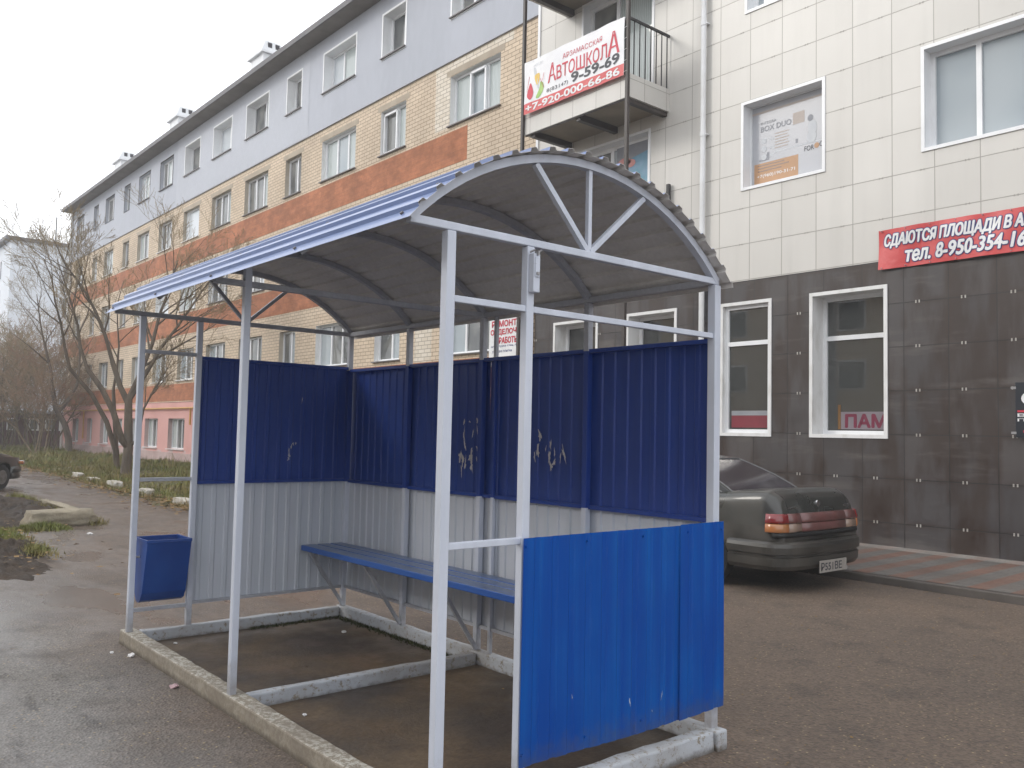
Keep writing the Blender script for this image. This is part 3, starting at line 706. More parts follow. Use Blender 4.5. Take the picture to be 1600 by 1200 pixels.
# fixture on the second post
m = MB(); m.box(.021, .056, .415, .452, 2.225, 2.395); m.box(.056, .062, .42, .447, 2.29, 2.38)
fx = m.build('switch_box', MT['post'], sh, bevel=.004)
m = MB(); m.tube([(.035, .41, 2.40), (.05, .425, 2.41), (.045, .44, 2.395), (.06, .458, 2.412)], .005, 5); m.box(.05, .068, .425, .44, 2.30, 2.312); m.box(.05, .068, .43, .437, 2.385, 2.405)
m.build('broken_clip', MT['galv'], fx)
# bench
m = MB()
for x in (-3.78, -2.95, -2.0, -1.0, -.12):
    m.box(x-.014, x+.014, 1.41, YB-.022, .572, .600)
m.box(-3.80, -.10, YB-.05, YB-.022, .570, .598)
be = m.build('bench', MT['post_dark'], sh)
for y0, y1, w in ((1.345, 1.475, 0), (1.492, 1.60, 1), (1.615, 1.725, 1)):
    m = MB(); m.box(-3.87, -.04, y0, y1, .600, .645 if y0 > 1.4 else .646)
    for f in range(len(m.f)): m.m[f] = 1 if f == 1 else 0
    m.build('plank', [MT['plank'], MT['planktop']], be, bevel=.006)
for x in (-3.84, -2.95, -1.98, -.95):
    m = MB(); m.bar((x+.01, 1.40, .598), (x+.01, YB-.03, .115), .024, .024, (1, 0, 0)); m.build('bench_brace', MT['post_dark'], be)
# kerb frame
KB = [(-4.0, .075, -.04, .078, 'kerbworn', .10), (-3.93, -3.85, .08, 1.718, 'kerb', .097), (-.038, .062, .08, 1.718, 'kerb', .097), (-2.01, -1.93, .08, 1.718, 'kerb', .092), (-3.945, .078, 1.72, 1.81, 'kerb', .10)]
kr = random.Random(4)
for x0, x1, y0, y1, k, z in KB:
    m = MB(); L = max(x1-x0, y1-y0); n = int(L/.09); along = (x1-x0) > (y1-y0)
    for i in range(n):            # rough cast concrete: a slightly uneven bar
        pass
    pts = [[], [], [], []]
    for i in range(n+1):
        t = i/n; j = [kr.gauss(0, .0022) for _ in range(6)]
        if along:
            x = x0+(x1-x0)*t
            ring = [(x, y0+j[0], -.06), (x, y1+j[1], -.06), (x, y1-.006+j[2], z+j[3]), (x, y0+.006+j[4], z+j[5])]
        else:
            y = y0+(y1-y0)*t
            ring = [(x1+j[0], y, -.06), (x0+j[1], y, -.06), (x0+.006+j[2], y, z+j[3]), (x1-.006+j[4], y, z+j[5])]
        for q in range(4): pts[q].append(ring[q])
    for i in range(n):
        for q in range(4): m.face([pts[q][i], pts[q][i+1], pts[(q+1) % 4][i+1], pts[(q+1) % 4][i]])
    m.face([pts[q][0] for q in range(4)]); m.face([pts[q][n] for q in reversed(range(4))])
    m.build('kerb', MT[k], sh, bevel=.01)
g = MB(); g.face([(-3.87, .06, .014), (-.02, .06, .014), (-.02, 1.74, .014), (-3.87, 1.74, .014)])
tag(g.build('shelter_floor', MT['floor']), None, None, kind='structure')
g = MB()
for i in range(1500):
    if rnd.random() < .7: x = rnd.uniform(-3.83, -2.2); y = 1.715-abs(rnd.gauss(0, .03))
    else: x = -3.845+abs(rnd.gauss(0, .03)); y = rnd.uniform(.9, 1.7)
    h = rnd.uniform(.006, .022); a = rnd.uniform(0, 6.28); w = .007
    g.face([(x-w*math.sin(a), y+w*math.cos(a), .012), (x+w*math.sin(a), y-w*math.cos(a), .012), (x+h*.5*math.cos(a), y+h*.5*math.sin(a), .014+h)])
tag(g.build('moss', MT['moss']), 'dark green moss along the back kerb inside the shelter', 'moss', kind='stuff')

# litter bin swinging between the two far posts
lb = thing('litter_bin', (-3.86, .22, .3), 'blue sheet metal litter bin hung between the two far posts', 'litter bin')
prof = [(-4.02, .765), (-4.005, .60), (-3.99, .45), (-3.965, .36), (-3.93, .315), (-3.885, .305), (-3.84, .325), (-3.805, .38), (-3.775, .50), (-3.745, .64), (-3.72, .765)]
y0, y1 = .052, .37
m = MB()
for (xa, za), (xb, zb) in zip(prof, prof[1:]): m.face([(xa, y0, za), (xb, y0, zb), (xb, y1, zb), (xa, y1, za)])
for y in (y0, y1): m.face([(x, y, z) for x, z in prof])
o = m.build('bucket', MT['binblue'], lb, merge=True); s_ = o.modifiers.new('thick', 'SOLIDIFY'); s_.thickness = .004; s_.offset = 0
m = MB()
for y in (y0, y1): m.bar((-4.02, y, .765), (-3.72, y, .765), .012, .02)
for x in (-4.02, -3.72): m.bar((x, y0, .765), (x, y1, .765), .012, .02)
m.build('rim', MT['binblue'], lb)
m = MB(); m.tube([(-3.885, y1-.01, .64), (-3.885, .415, .64)], .008, 8); m.build('pivot', MT['galv'], lb)
m = MB(); m.tube([(-3.885, y0+.01, .64), (-3.885, .016, .64)], .008, 8); m.build('pivot', MT['galv'], lb)

# scraps of litter
def scrap(x, y, s, mat, label, seed, z=0):
    r = random.Random(seed); bm = bmesh.new(); bmesh.ops.create_icosphere(bm, subdivisions=2, radius=s)
    for v in bm.verts: v.co *= r.uniform(.6, 1.15); v.co.z = max(v.co.z*.5+s*.3, 0)
    me = bpy.data.meshes.new('paper_scrap'); bm.to_mesh(me); bm.free(); me.materials.append(mat)
    o = bpy.data.objects.new('paper_scrap', me); COL.objects.link(o); o.location = (x, y, z)
    tag(o, label, 'litter', 'scraps of litter round the shelter kerb')
scrap(-3.55, -.08, .030, MT['paper'], 'largest crumpled white paper scrap on the asphalt outside the front kerb', 1)
scrap(-3.72, -.16, .016, MT['paper'], 'tiny white paper scrap left of the crumpled one, near the corner post', 2)
scrap(-2.64, -.10, .030, MT['pinkpaper'], 'pinkish wrapper against the outside of the front kerb', 3)
scrap(-3.68, .27, .016, MT['paper'], 'white paper scrap inside the front kerb by the far bay', 4, .014)
scrap(-11.0, 1.55, .04, MT['paper'], 'white paper scrap alone on the road beyond the shelter', 5)
scrap(-3.3, 1.45, .022, MT['paper'], 'pale plastic scrap on the shelter floor under the bench', 6, .014)
scrap(1.15, 1.9, .022, MT['pinkpaper'], 'red brown scrap on the asphalt right of the shelter kerb', 7)
scrap(-1.65, .28, .015, MT['paper'], 'small flat butt on the floor of the nearer bay', 8, .014)

# ================================================================= WINDOWS
def window(par, x0, x1, z0, z1, Y, depth, mull=(), trans=None, casing=0, rev='white', pane='g_grey', frame='white', sill=None,
           fw=.055, lintel=False, panes=None, cproud=.02):
    m = MB(); Yd = Y+depth
    m.face([(x0, Y, z0), (x0, Y, z1), (x0, Yd, z1), (x0, Yd, z0)]); m.face([(x1, Y, z1), (x1, Y, z0), (x1, Yd, z0), (x1, Yd, z1)])
    m.face([(x0, Y, z1), (x1, Y, z1), (x1, Yd, z1), (x0, Yd, z1)]); m.face([(x0, Y, z0), (x0, Yd, z0), (x1, Yd, z0), (x1, Y, z0)])
    if casing:
        c = casing
        for a, b, d, e in ((x0-c, x0, z0-c, z1+c), (x1, x1+c, z0-c, z1+c), (x0, x1, z1, z1+c), (x0, x1, z0-c, z0)): m.box(a, b, Y-cproud, Y+.004, d, e)
    w = m.build('window', MT[rev], par)
    f = MB()
    for a, b, d, e in ((x0, x0+fw, z0, z1), (x1-fw, x1, z0, z1), (x0+fw, x1-fw, z1-fw, z1), (x0+fw, x1-fw, z0, z0+fw)): f.box(a, b, Yd-.06, Yd, d, e)
    for q in mull:
        xx = x0+(x1-x0)*q; f.box(xx-fw*.55, xx+fw*.55, Yd-.058, Yd, z0+fw, z1-fw)
    if trans:
        zz = z0+(z1-z0)*trans; f.box(x0+fw, x1-fw, Yd-.057, Yd-.001, zz-fw*.6, zz+fw*.6)
    f.build('frame', MT[frame], w)
    edges = [x0+.01]+[x0+(x1-x0)*q for q in mull]+[x1-.01]
    ps = panes or [pane]; p = MB()
    for i in range(len(edges)-1): p.face([(edges[i], Yd-.02, z0+.01), (edges[i+1], Yd-.02, z0+.01), (edges[i+1], Yd-.02, z1-.01), (edges[i], Yd-.02, z1-.01)], i % len(ps))
    p.build('pane', [MT[k] for k in ps], w)
    if sill:
        s = MB(); s.box(x0-.05, x1+.05, Y-.07, Y+.02, z0-.035, z0-.008); s.build('sill', MT[sill], w)
    if lintel:
        s = MB(); s.box(x0-.15, x1+.15, Y-.006, Y+.02, z1+.01, z1+.17); s.build('lintel', MT['lintel'], w)
    return w

# ================================================================= BRICK BUILDING
YB2 = 10.3; XE = -51.0; XW = -10.97
bb = thing('brick_building', (-31, 10.3, 0), 'long four storey brick building with grey top floor, terracotta bands and pink ground floor', 'building')
cols = [(-14.42, -12.45, 2), (-17.68, -16.42, 1), (-21.1, -19.05, 2), (-23.62, -22.48, 1), (-26.88, -24.95, 2), (-29.98, -28.12, 2), (-33.05, -31.28, 2),
        (-36.1, -34.4, 2), (-39.05, -37.4, 2), (-41.3, -40.35, 1), (-44.45, -42.9, 2), (-46.62, -45.75, 1), (-50.0, -48.55, 2)]
rowz = {4: (11.9, 13.22), 3: (9.2, 10.45), 2: (6.33, 7.62), 1: (3.5, 4.76), 0: (.72, 1.95)}
gw = [(-33.72, -31.85), (-36.7, -35.03), (-38.9, -37.9), (-41.0, -40.0), (-43.6, -42.2), (-46.0, -45.1), (-48.9, -47.7), (-30.4, -28.6), (-27.3, -25.5), (-24.3, -22.5), (-21.2, -19.4), (-18.2, -16.6), (-15.0, -13.0)]
holes = {r: [(a, b, *rowz[r]) for a, b, n in cols] for r in (1, 2, 3, 4)}; holes[0] = [(a, b, *rowz[0]) for a, b in gw]
m = MB(); m.wall(XE, XW, 2.62, 10.85, YB2, holes[1]+holes[2]+holes[3])
m.face([(XE, 24, -1), (XE, YB2, -1), (XE, YB2, 13.9), (XE, 24, 13.9)])           # gable end
m.face([(XE, YB2+.9, -1), (XW, YB2+.9, -1), (XW, YB2+.9, 13.9), (XE, YB2+.9, 13.9)])
m.build('brick_wall', MT['brick'], bb)
m = MB(); m.wall(XE, XW, 10.85, 13.9, YB2-.05, holes[4]); m.box(XE, XW, YB2-.05, YB2+.0, 10.83, 10.85)
gwl = m.build('plaster_wall', MT['greyplaster'], bb)
m = MB(); m.wall(-33.9, -22.0, 10.852, 13.88, YB2-.055, holes[4]); m.build('plaster_patch', MT['greypatch'], gwl)
m = MB(); m.wall(XE, XW, -.6, 2.62, YB2-.03, holes[0]); m.box(XE, XW, YB2-.03, YB2, 2.6, 2.622); pk = m.build('pink_wall', MT['pink'], bb)
m = MB(); m.box(XE, XW, YB2-.05, YB2-.029, -.6, .56); m.build('plinth', MT['pinkpale'], bb)
for x0, x1, z0, z1 in ((XE+.02, -13.67, 8.2, 9.04), (XE+.02, XW-1.5, 5.35, 6.2), (XE+.02, XW-1.5, 2.66, 3.36)):
    m = MB(); m.box(x0, x1, YB2-.006, YB2+.01, z0, z1); m.build('painted_band', MT['band'], bb)
m = MB(); m.wall(-15.05, -11.98, 9.17, 10.8, YB2-.004, [(-14.42, -12.45, 9.2, 10.62), (-12.5, -11.9, 9.0, 10.6), (-14.45, -11.9, 9.0, 9.2)]); m.build('whitewashed_patch', MT['whitebrick'], bb)
m = MB(); m.wall(-15.7, -14.95, 3.37, 4.9, YB2-.004); m.build('whitewashed_patch', MT['whitebrick'], bb)
m = MB(); m.wall(-12.35, -11.9, 3.37, 4.9, YB2-.004); m.build('whitewashed_patch', MT['whitebrick'], bb)
wr = random.Random(11)
def wide(n): return (.36, .68) if n == 2 else (.55,)
for r in (4, 3, 2, 1):
    z0, z1 = rowz[r]
    for i, (x0, x1, n) in enumerate(cols):
        if r == 4:
            new = i <= 6
            ml = (.55,) if n == 2 else (.6,)
            if i in (0,): ml = (.3, .62)
            if i == 2: ml = (.38, .9)
            if i in (7, 8, 12): ml = (.33, .66)
            pn = [['g_grey', 'g_curt'], ['g_grey', 'g_curt'], ['g_blind', 'g_curt']][i % 3] if i < 9 else ['g_grey', 'g_grey', 'g_curt']
            window(bb, x0+.06, x1-.06, z0+.04, z1-.06, YB2-.05, .34 if new else .2, ml, casing=.06 if new else 0, rev='white' if new else 'greyplaster', panes=pn,
                   sill='sill' if i < 9 else None, fw=.06, cproud=.012)
        else:
            ml = wide(n) if not (r == 3 and i == 6) else (.12,)
            white = (r == 3 and i in (0, 1, 2)) or (r == 1 and i in (0, 1, 2)) or (r == 2 and i in (5, 6, 7))
            pn = [wr.choice(['g_grey', 'g_curt', 'g_grey', 'g_blind']) for _ in range(len(ml)+1)]
            if r == 3 and i in (0, 2): pn = ['g_curt', 'g_sky', 'g_curt']
            if r == 3 and i == 6: pn = ['g_blind', 'g_blind']
            if r == 3 and i == 1: pn = ['g_grey', 'g_curt']
            if r == 3 and i in (3, 4, 5): pn = ['g_grey', 'g_grey', 'g_curt']
            if r == 1: pn = ['g_sky', 'g_grey', 'g_grey'] if n == 2 else ['g_grey', 'g_sky']
            w = window(bb, x0, x1, z0, z1, YB2, .2, ml, rev='whitedirty' if white else 'reveal', panes=pn, sill='sill' if i < 6 else 'whitedirty', fw=.06, lintel=(r == 3))
            if r == 3 and i in (0, 1):          # tilted sashes
                a, b = (x0+(x1-x0)*.37, x0+(x1-x0)*.66) if i == 0 else (x0+.05, x0+(x1-x0)*.54)
                s = MB(); t = .16
                def TP(x, z): return (x, YB2+.15-.0-(0*(z)), z)
                for (xa, za), (xb, zb) in (((a, z0+.07), (b, z0+.07)), ((b, z0+.07), (b, z1-.1)), ((b, z1-.1), (a, z1-.1)), ((a, z1-.1), (a, z0+.07))):
                    q = lambda x, z: (x, YB2+.12-.0+.0*(z-z0)+(-.02)+t*0, z)
                    s.bar(q(xa, za), q(xb, zb), .055, .05, (0, 1, 0))
                so_ = s.build('sash', MT['white'], w)
for a, b in gw:
    window(bb, a, b, *rowz[0], YB2-.03, .22, (.33, .62) if b-a > 1.2 else (.5,), rev='pinkpale', panes=['g_curt', 'g_grey', 'g_grey'], sill='whitedirty', fw=.05)
# eaves, roof and chimneys
m = MB(); m.box(XE-.15, XW+.3, 9.68, 11.5, 13.68, 13.80, 0); m.box(XE-.17, XW+.3, 9.645, 9.68, 13.66, 13.83, 1)
m.face([(XE-.15, 9.68, 13.81), (XW, 9.68, 13.81), (XW, 17, 15.2), (XE-.15, 17, 15.2)], 1)
m.face([(XE-.1, 9.75, 13.8), (XE-.1, 24, 13.8), (XE-.1, 17, 15.2)], 0)
m.face([(XE-.15, 24, 13.81), (XE-.15, 17, 15.2), (XW, 17, 15.2), (XW, 24, 13.81)], 1)
rf = m.build('roof', [MT['soffit'], MT['rooftin']], bb)
for x in (-28.2, -37.3, -45.95):
    m = MB(); m.box(x-.62, x+.5, 11.15, 11.85, 13.9, 15.72)
    lo = [(x-.74, 11.03), (x+.62, 11.03), (x+.62, 11.97), (x-.74, 11.97)]; hi = [(x-.5, 11.2), (x+.55, 11.2), (x+.55, 11.8), (x-.5, 11.8)]
    z0, z1, z2 = 15.72, 15.80, 16.2
    for k in range(4):
        a_, b_ = lo[k], lo[(k+1) % 4]; c_, d_ = hi[(k+1) % 4], hi[k]
        m.face([(*a_, z0), (*b_, z0), (*b_, z1), (*a_, z1)]); m.face([(*a_, z1), (*b_, z1), (*c_, z2), (*d_, z2)])
    m.face([(*p, z0) for p in lo][::-1]); m.face([(*p, z2) for p in hi])
    for y in (11.28, 11.58): m.box(x+.54, x+.60, y, y+.16, 15.93, 16.12, 1)
    m.build('chimney', [MT['chimney'], MT['hole']], rf)
m = MB(); m.tube([(XE+.1, YB2-.12, -.3), (XE+.1, YB2-.12, 13.6)], .06, 8); m.build('drainpipe', MT['wpvc'], bb)
m = MB(); m.tube([(XE+.3, YB2-.12, 2.36), (XW-.5, YB2-.12, 2.36)], .04, 6); m.tube([(-46.4, YB2-.12, 2.36), (-46.4, YB2-.12, .9)], .04, 6)
m.tube([(-31.0, YB2-.12, 2.36), (-31.0, YB2-.12, 1.7)], .04, 6); m.build('gas_pipe', MT['orangepipe'], bb)

# ================================================================= CLAD BUILDING
YC = 10.2; XR = 9.0
cbd = thing('clad_building', (-3, 10.2, 0), 'shop building clad in beige slabs above a dark slab ground floor', 'building')
BZ = 4.255
uw = [(-5.72, -4.27, 5.84, 7.26, ()), (-2.68, -.75, 5.79, 7.22, (.34, .67)), (-5.66, -4.25, 8.89, 10.3, (.35,)), (-2.68, -.75, 8.85, 10.2, (.34, .67)), (1.1, 3.0, 5.79, 7.22, (.34, .67))]
doors = [(-9.62, -7.78, 7.72, 10.42, (.5,)), (-9.75, -7.84, 5.0, 7.36, (.5,))]
dw = [(-4.43, -3.29, 1.71, 3.85), (-6.11, -5.22, 1.71, 3.85), (-8.27, -7.17, 1.71, 3.88), (-10.31, -9.14, 1.71, 3.88), (-.1, 1.1, 1.71, 3.85)]
m = MB(); m.wall(XW, XR, BZ, 15, YC, [w[:4] for w in uw+doors])
m.face([(XW, 11.3, 0), (XW, YC, 0), (XW, YC, 15), (XW, 11.3, 15)]); m.face([(XR, YC, 0), (XR, 22, 0), (XR, 22, 15), (XR, YC, 15)])
m.face([(XW, 11.2, 0), (XR, 11.2, 0), (XR, 11.2, 15), (XW, 11.2, 15)]); m.face([(XW, YC, 15), (XR, YC, 15), (XR, 22, 15), (XW, 22, 15)])
m.build('beige_cladding', MT['tile'], cbd)
m = MB(); m.wall(XW, XR, 0, BZ, YC, dw); m.build('dark_cladding', MT['darktile'], cbd)
m = MB(); m.box(XW-.05, XW+.02, YC-.03, YC+.1, 4.2, 15); m.build('corner_trim', MT['white'], cbd)
m = MB()                                 # clips that hold the slabs, at every joint
def inhole(x, z, hs): return any(h[0]-.08 < x < h[1]+.08 and h[2]-.08 < z < h[3]+.08 for h in hs)
x = -3.94-.61*11
while x < 1:
    z = 4.27+.61
    while z < 10.5:
        if not inhole(x, z, uw+doors):
            for d in (-.022, .022): m.box(x+d-.007, x+d+.007, YC-.004, YC+.002, z-.013, z+.013)
        z += .61
    x += .61
m.build('slab_clip', pm('painted clip', (.36, .34, .31), rough=.5), cbd)
m = MB(); x = -2.8-.625*13
while x < 1.5:
    for k in range(6):
        z = .45+.632*k
        if not inhole(x, z, dw):
            for d in (-.024, .024): m.box(x+d-.009, x+d+.009, YC-.005, YC+.002, z-.02, z+.02)
    x += .625
m.build('slab_clip', pm('bright steel clip', (.48, .46, .43), (.32, .30, .27), 30, rough=.4, metal=.3), cbd)
for i, (a, b, c, d, ml) in enumerate(uw):
    window(cbd, a, b, c, d, YC, .25, ml, casing=.05, rev='white', pane='g_sky', fw=.065 if i else .02)
window(cbd, *doors[0][:4], YC, .25, (.42,), casing=.05, rev='white', panes=['g_grey', 'g_curt'], trans=None, fw=.08)
window(cbd, *doors[1][:4], YC, .25, (.42,), casing=.05, rev='white', panes=['g_grey', 'g_blind'], fw=.08)
for i, (a, b, c, d) in enumerate(dw):
    window(cbd, a, b, c, d, YC, .36 if i != 1 else .12, (), trans=.70, casing=.055, rev='whitedirty', pane='g_dark', fw=.06, frame='white')
# text and strips in two shop windows, colours darkened for shade behind glass
m = MB(); m.box(-6.0, -5.28, YC+.093, YC+.097, 1.80, 2.0, 0); m.box(-6.0, -5.28, YC+.093, YC+.097, 2.001, 2.08, 1)
tag(m.build('window_banner', [pm('dim red strip', (.20, .022, .035), rough=.5), pm('dim pale strip', (.28, .29, .31), rough=.5)]), 'dull red strip along the bottom of the shop window beside the shelter', 'banner')
wb = MB(); wb.box(-4.15, -3.36, YC+.333, YC+.337, 1.79, 2.06); wbo = wb.build('window_sign', pm('dim white card', (.20, .17, .19), rough=.6))
tag(wbo, 'strip with the red letters ПАМ inside the right shop window', 'sign')
m = MB(); letter_bold(m, 'ПАМ', -4.07, -3.43, 1.825, 2.015, YC+.332, .012); m.build('lettering', pm('dim red print', (.16, .012, .04), rough=.6), wbo)
m = MB(); m.box(-4.20, -4.155, YC+.333, YC+.337, 1.79, 2.17); m.build('end_card', pm('dim orange card', (.19, .09, .02), rough=.6), wbo)
# drainpipe
m = MB(); m.tube([(-6.51, YC-.09, .12), (-6.51, YC-.09, 15)], .048, 12); dp = m.build('drainpipe', MT['wpvc'], cbd, smooth=False)
m = MB()
for z in (1.2, 3.0, 4.9, 6.9, 8.9):
    m.tube([(-6.51, YC-.09, z), (-6.51, YC-.09, z+.09)], .056, 12); m.box(-6.52, -6.44, YC-.1, YC-.001, z+.03, z+.05)
m.build('pipe_bracket', MT['wpvc'], dp)
# balconies on steel columns
YF = 9.1; XL, XRb = -10.17, -7.35
for lvl, zb in enumerate((7.60, 10.42)):
    m = MB()
    m.box(XL, XRb, YF, YF+.05, zb, zb+.42); m.box(XRb-.05, XRb, YF+.05, YC-.002, zb, zb+.42); m.box(XL, XL+.05, YF+.05, YC-.002, zb, zb+.42)
    b = m.build('balcony', MT['tile'], cbd)
    m = MB(); m.box(XL+.05, XRb-.05, YF+.05, YC-.002, zb+.05, zb+.2); m.build('slab', MT['soffitb'], b)
    m = MB()
    for xx in (-9.96, -8.68, XRb-.10): m.box(xx-.05, xx+.05, YF+.06, YC-.003, zb-.075, zb+.049)
    m.box(XL+.02, XRb-.02, YF+.02, YF+.055, zb-.02, zb-.002); m.build('steel_beam', MT['brownsteel'], b)
    m = MB(); zt = zb+1.43
    m.bar((XL+.03, YF+.02, zt), (XRb-.02, YF+.02, zt), .04, .04); m.bar((XRb-.02, YF, zt), (XRb-.02, YC, zt), .04, .04); m.bar((XL+.03, YF, zt), (XL+.03, YC, zt), .04, .04)
    for k in range(7):
        yy = YF+.14+.15*k; m.bar((XRb-.02, yy, zb+.42), (XRb-.02, yy, zt), .016, .016); m.bar((XL+.03, yy, zb+.42), (XL+.03, yy, zt), .016, .016)
    for k in range(17):
        xx = XL+.18+.157*k; m.bar((xx, YF+.02, zb+.42), (xx, YF+.02, zt), .014, .014)
    m.build('railing', MT['blacksteel'], b)
for xx in (XL-.005, XRb-.01):
    m = MB(); m.box(xx-.03, xx+.03, YF-.062, YF-.002, .1, 14); m.build('column', MT['brownsteel'], cbd)
m = MB(); m.box(-7.33, -7.27, YC-.09, YC-.03, 5.0, 6.22); m.build('flue_pipe', MT['blacksteel'], cbd)

# banners and posters
def cloth(m, x0, x1, z0, z1, Y, disp, nx=48, nz=14, matf=None):
    for i in range(nx):
        for j in range(nz):
            q = [(x0+(x1-x0)*a/nx, z0+(z1-z0)*b/nz) for a, b in ((i, j), (i+1, j), (i+1, j+1), (i, j+1))]
            m.face([(x, Y+disp(x, z), z) for x, z in q], matf(q) if matf else 0)
dsp = lambda x, z: .008*math.sin(x*5.2+z*1.5)+.006*math.sin(x*11-z*6)
bx0, bx1, bz0, bz1 = -10.08, -7.40, 7.97, 9.03; bw, bh = bx1-bx0, bz1-bz0; YBN = YF-.085
ba = MB(); cloth(ba, bx0, bx1, bz0, bz1, YBN, dsp, 60, 20, lambda q: 1 if q[0][1] < bz0+bh*.195 else 0)
ban = ba.build('banner', [MT['bannerw'], MT['bannerr']], smooth=True)
tag(ban, 'white and red driving school banner tied to the balcony railing', 'banner')
def bt(s, u0, u1, w0, w1, mat, bold=0., shear=0., name='lettering', dy=.005):
    m = MB(); letter(m, s, bx0+bw*u0, bx0+bw*u1, bz0+bh*w0, bz0+bh*w1, YBN-dy, bold, shear, disp=dsp); m.build(name, MT[mat], ban)
bt('+7-920-000-66-86', .02, .965, .03, .168, 't_white', .025)
bt('8(83147)', .245, .475, .235, .325, 't_black', 0)
bt('9-59-69', .505, .965, .235, .425, 't_black', .03)
m = MB()
for s, a, b, c, d in (('А', .255, .345, .42, .78), ('втошкол', .35, .845, .42, .68), ('А', .85, .965, .42, .83)):
    letter(m, s.upper() if s == 'втошкол' else s, bx0+bw*a, bx0+bw*b, bz0+bh*c, bz0+bh*d, YBN-.005, .012, disp=dsp)
m.build('lettering', MT['t_red'], ban)
bt('АРЗАМАССКАЯ', .415, .80, .745, .84, 't_red', 0)
bt('НОУ ДО', .10, .20, .84, .90, 't_pale', 0)
def blob(pts, mat, dy=.005, name='emblem'):
    m = MB(); q = []
    n = len(pts)
    for i in range(n):           # rounded outline through the points
        p0, p1, p2, p3 = pts[i-1], pts[i], pts[(i+1) % n], pts[(i+2) % n]
        for t in (0, .25, .5, .75):
            f = lambda a, b, c, d: .5*(2*b+(c-a)*t+(2*a-5*b+4*c-d)*t*t+(-a+3*b-3*c+d)*t**3)
            q.append((f(p0[0], p1[0], p2[0], p3[0]), f(p0[1], p1[1], p2[1], p3[1])))
    m.face([(bx0+bw*u, YBN-dy+dsp(bx0+bw*u, bz0+bh*w), bz0+bh*w) for u, w in q]); m.build(name, MT[mat], ban)
blob([(.035, .33), (.075, .245), (.105, .36), (.075, .56), (.05, .48)], 't_red')
blob([(.10, .80), (.125, .80), (.155, .50), (.16, .40), (.14, .46)], 't_pale')
blob([(.115, .66), (.165, .69), (.165, .56), (.142, .48)], 't_yel')
blob([(.13, .25), (.165, .235), (.205, .34), (.205, .47), (.175, .52), (.165, .40)], 't_grn')
m = MB()
for u0, w0, u1, w1 in ((.03, .42, .055, .70), (.215, .38, .175, .58), (.20, .52, .215, .66)):
    m.bar((bx0+bw*u0, YBN-.006, bz0+bh*w0), (bx0+bw*u1, YBN-.006, bz0+bh*w1), .006, .004, (0, 1, 0))
m.build('emblem', MT['t_red'], ban)
m = MB()
for k in range(13):
    xx = bx0+.03+(bw-.06)*k/12; m.tube([(xx, YBN-.006, bz1-.03), (xx, YF+.02, bz1+.03)], .004, 5)
for k in range(5): m.tube([(bx1-.02, YBN-.004, bz0+.05+.2*k), (XRb-.01, YF-.06, bz0+.08+.2*k)], .004, 5)
m.build('tie', MT['t_white'], ban)

dsr = lambda x, z: .014*math.sin(x*3.1+z*4)+.008*math.sin(x*9-z*7)+.006*math.sin(x*17+z*3)
rx0, rx1, rz0, rz1 = -3.35, -.80, 4.12, 4.70; rb = MB(); YR = YC-.05
cloth(rb, rx0, rx1, rz0, rz1, YR, dsr, 70, 14); rbo = rb.build('banner', MT['bannerr'], smooth=True)
tag(rbo, 'red rental banner with white outlined lettering stretched above the dark shop front', 'banner')
L1 = ('СДАЮТСЯ ПЛОЩАДИ В АРЕНДУ', rx0+.09, rx1-.09, rz0+.300, rz0+.500); L2 = ('тел. 8-950-354-16-42', rx0+.40, rx1-.30, rz0+.072, rz0+.268)
for nm, mt, r, dy in (('letter_outline', 't_navy', .021, .004), ('lettering', 't_white', .0085, .0085)):
    m = MB()
    for l_ in (L1, L2): letter_bold(m, *l_, YR-dy, r, 0., .22, dsr)
    m.build(nm, MT[mt], rbo)
m = MB()
for k in range(8):
    for zz in (rz0+.02, rz1-.02): m.tube([(rx0+.05+.35*k, YR-.02, zz), (rx0+.06+.35*k, YC-.001, zz)], .007, 5)
m.build('tie', MT['galv'], rbo)

m = MB(); m.box(-12.42, -11.04, 10.12, 10.14, 3.1, 4.42); rs = m.build('wall_sign', MT['t_white']); tag(rs, 'white repair works sign with red and blue lettering on the brick wall', 'sign')
m = MB(); Ys = 10.117
letter_bold(m, 'РЕМОНТНО-', -12.32, -11.10, 3.985, 4.12, Ys, .007); letter_bold(m, 'ОТДЕЛОЧНЫЕ', -12.36, -11.08, 3.79, 3.93, Ys, .007); letter_bold(m, 'РАБОТЫ', -12.06, -11.42, 3.61, 3.745, Ys, .007)
m.build('lettering', MT['t_red'], rs)
m = MB(); letter(m, 'штукатурка стен, потолков', -12.34, -11.10, 3.52, 3.57, Ys, .01); letter(m, 'укладка плитки', -12.30, -11.62, 3.40, 3.46, Ys, .01); m.build('lettering', MT['t_navy'], rs)

# window poster (room climate advert) behind the pane line
px0, px1, pz0, pz1 = -5.70, -4.29, 5.86, 7.24; pw, ph = px1-px0, pz1-pz0; YP = YC+.215
m = MB(); m.box(px0, px1, YP, YP+.006, pz0, pz1); po = m.build('window_poster', MT['poster']); tag(po, 'faded grey poster with an orange phone panel filling an upper window', 'poster')
def pt(s, u0, u1, w0, w1, mat, bold=0.):
    m = MB(); letter(m, s, px0+pw*u0, px0+pw*u1, pz0+ph*w0, pz0+ph*w1, YP-.004, bold); m.build('lettering', MT[mat], po)
def pr_(u0, u1, w0, w1, mat, name, dy=.002):
    m = MB(); m.box(px0+pw*u0, px0+pw*u1, YP-dy, YP-dy+.001, pz0+ph*w0, pz0+ph*w1); m.build(name, MT[mat], po)
pt('INTEGRA', .12, .33, .765, .80, 't_grey'); pt('BOX DUO', .12, .53, .675, .745, 't_grey', .015)
pt('FOR', .70, .82, .30, .36, 't_black'); pt('ON', .89, .985, .315, .375, 't_black')
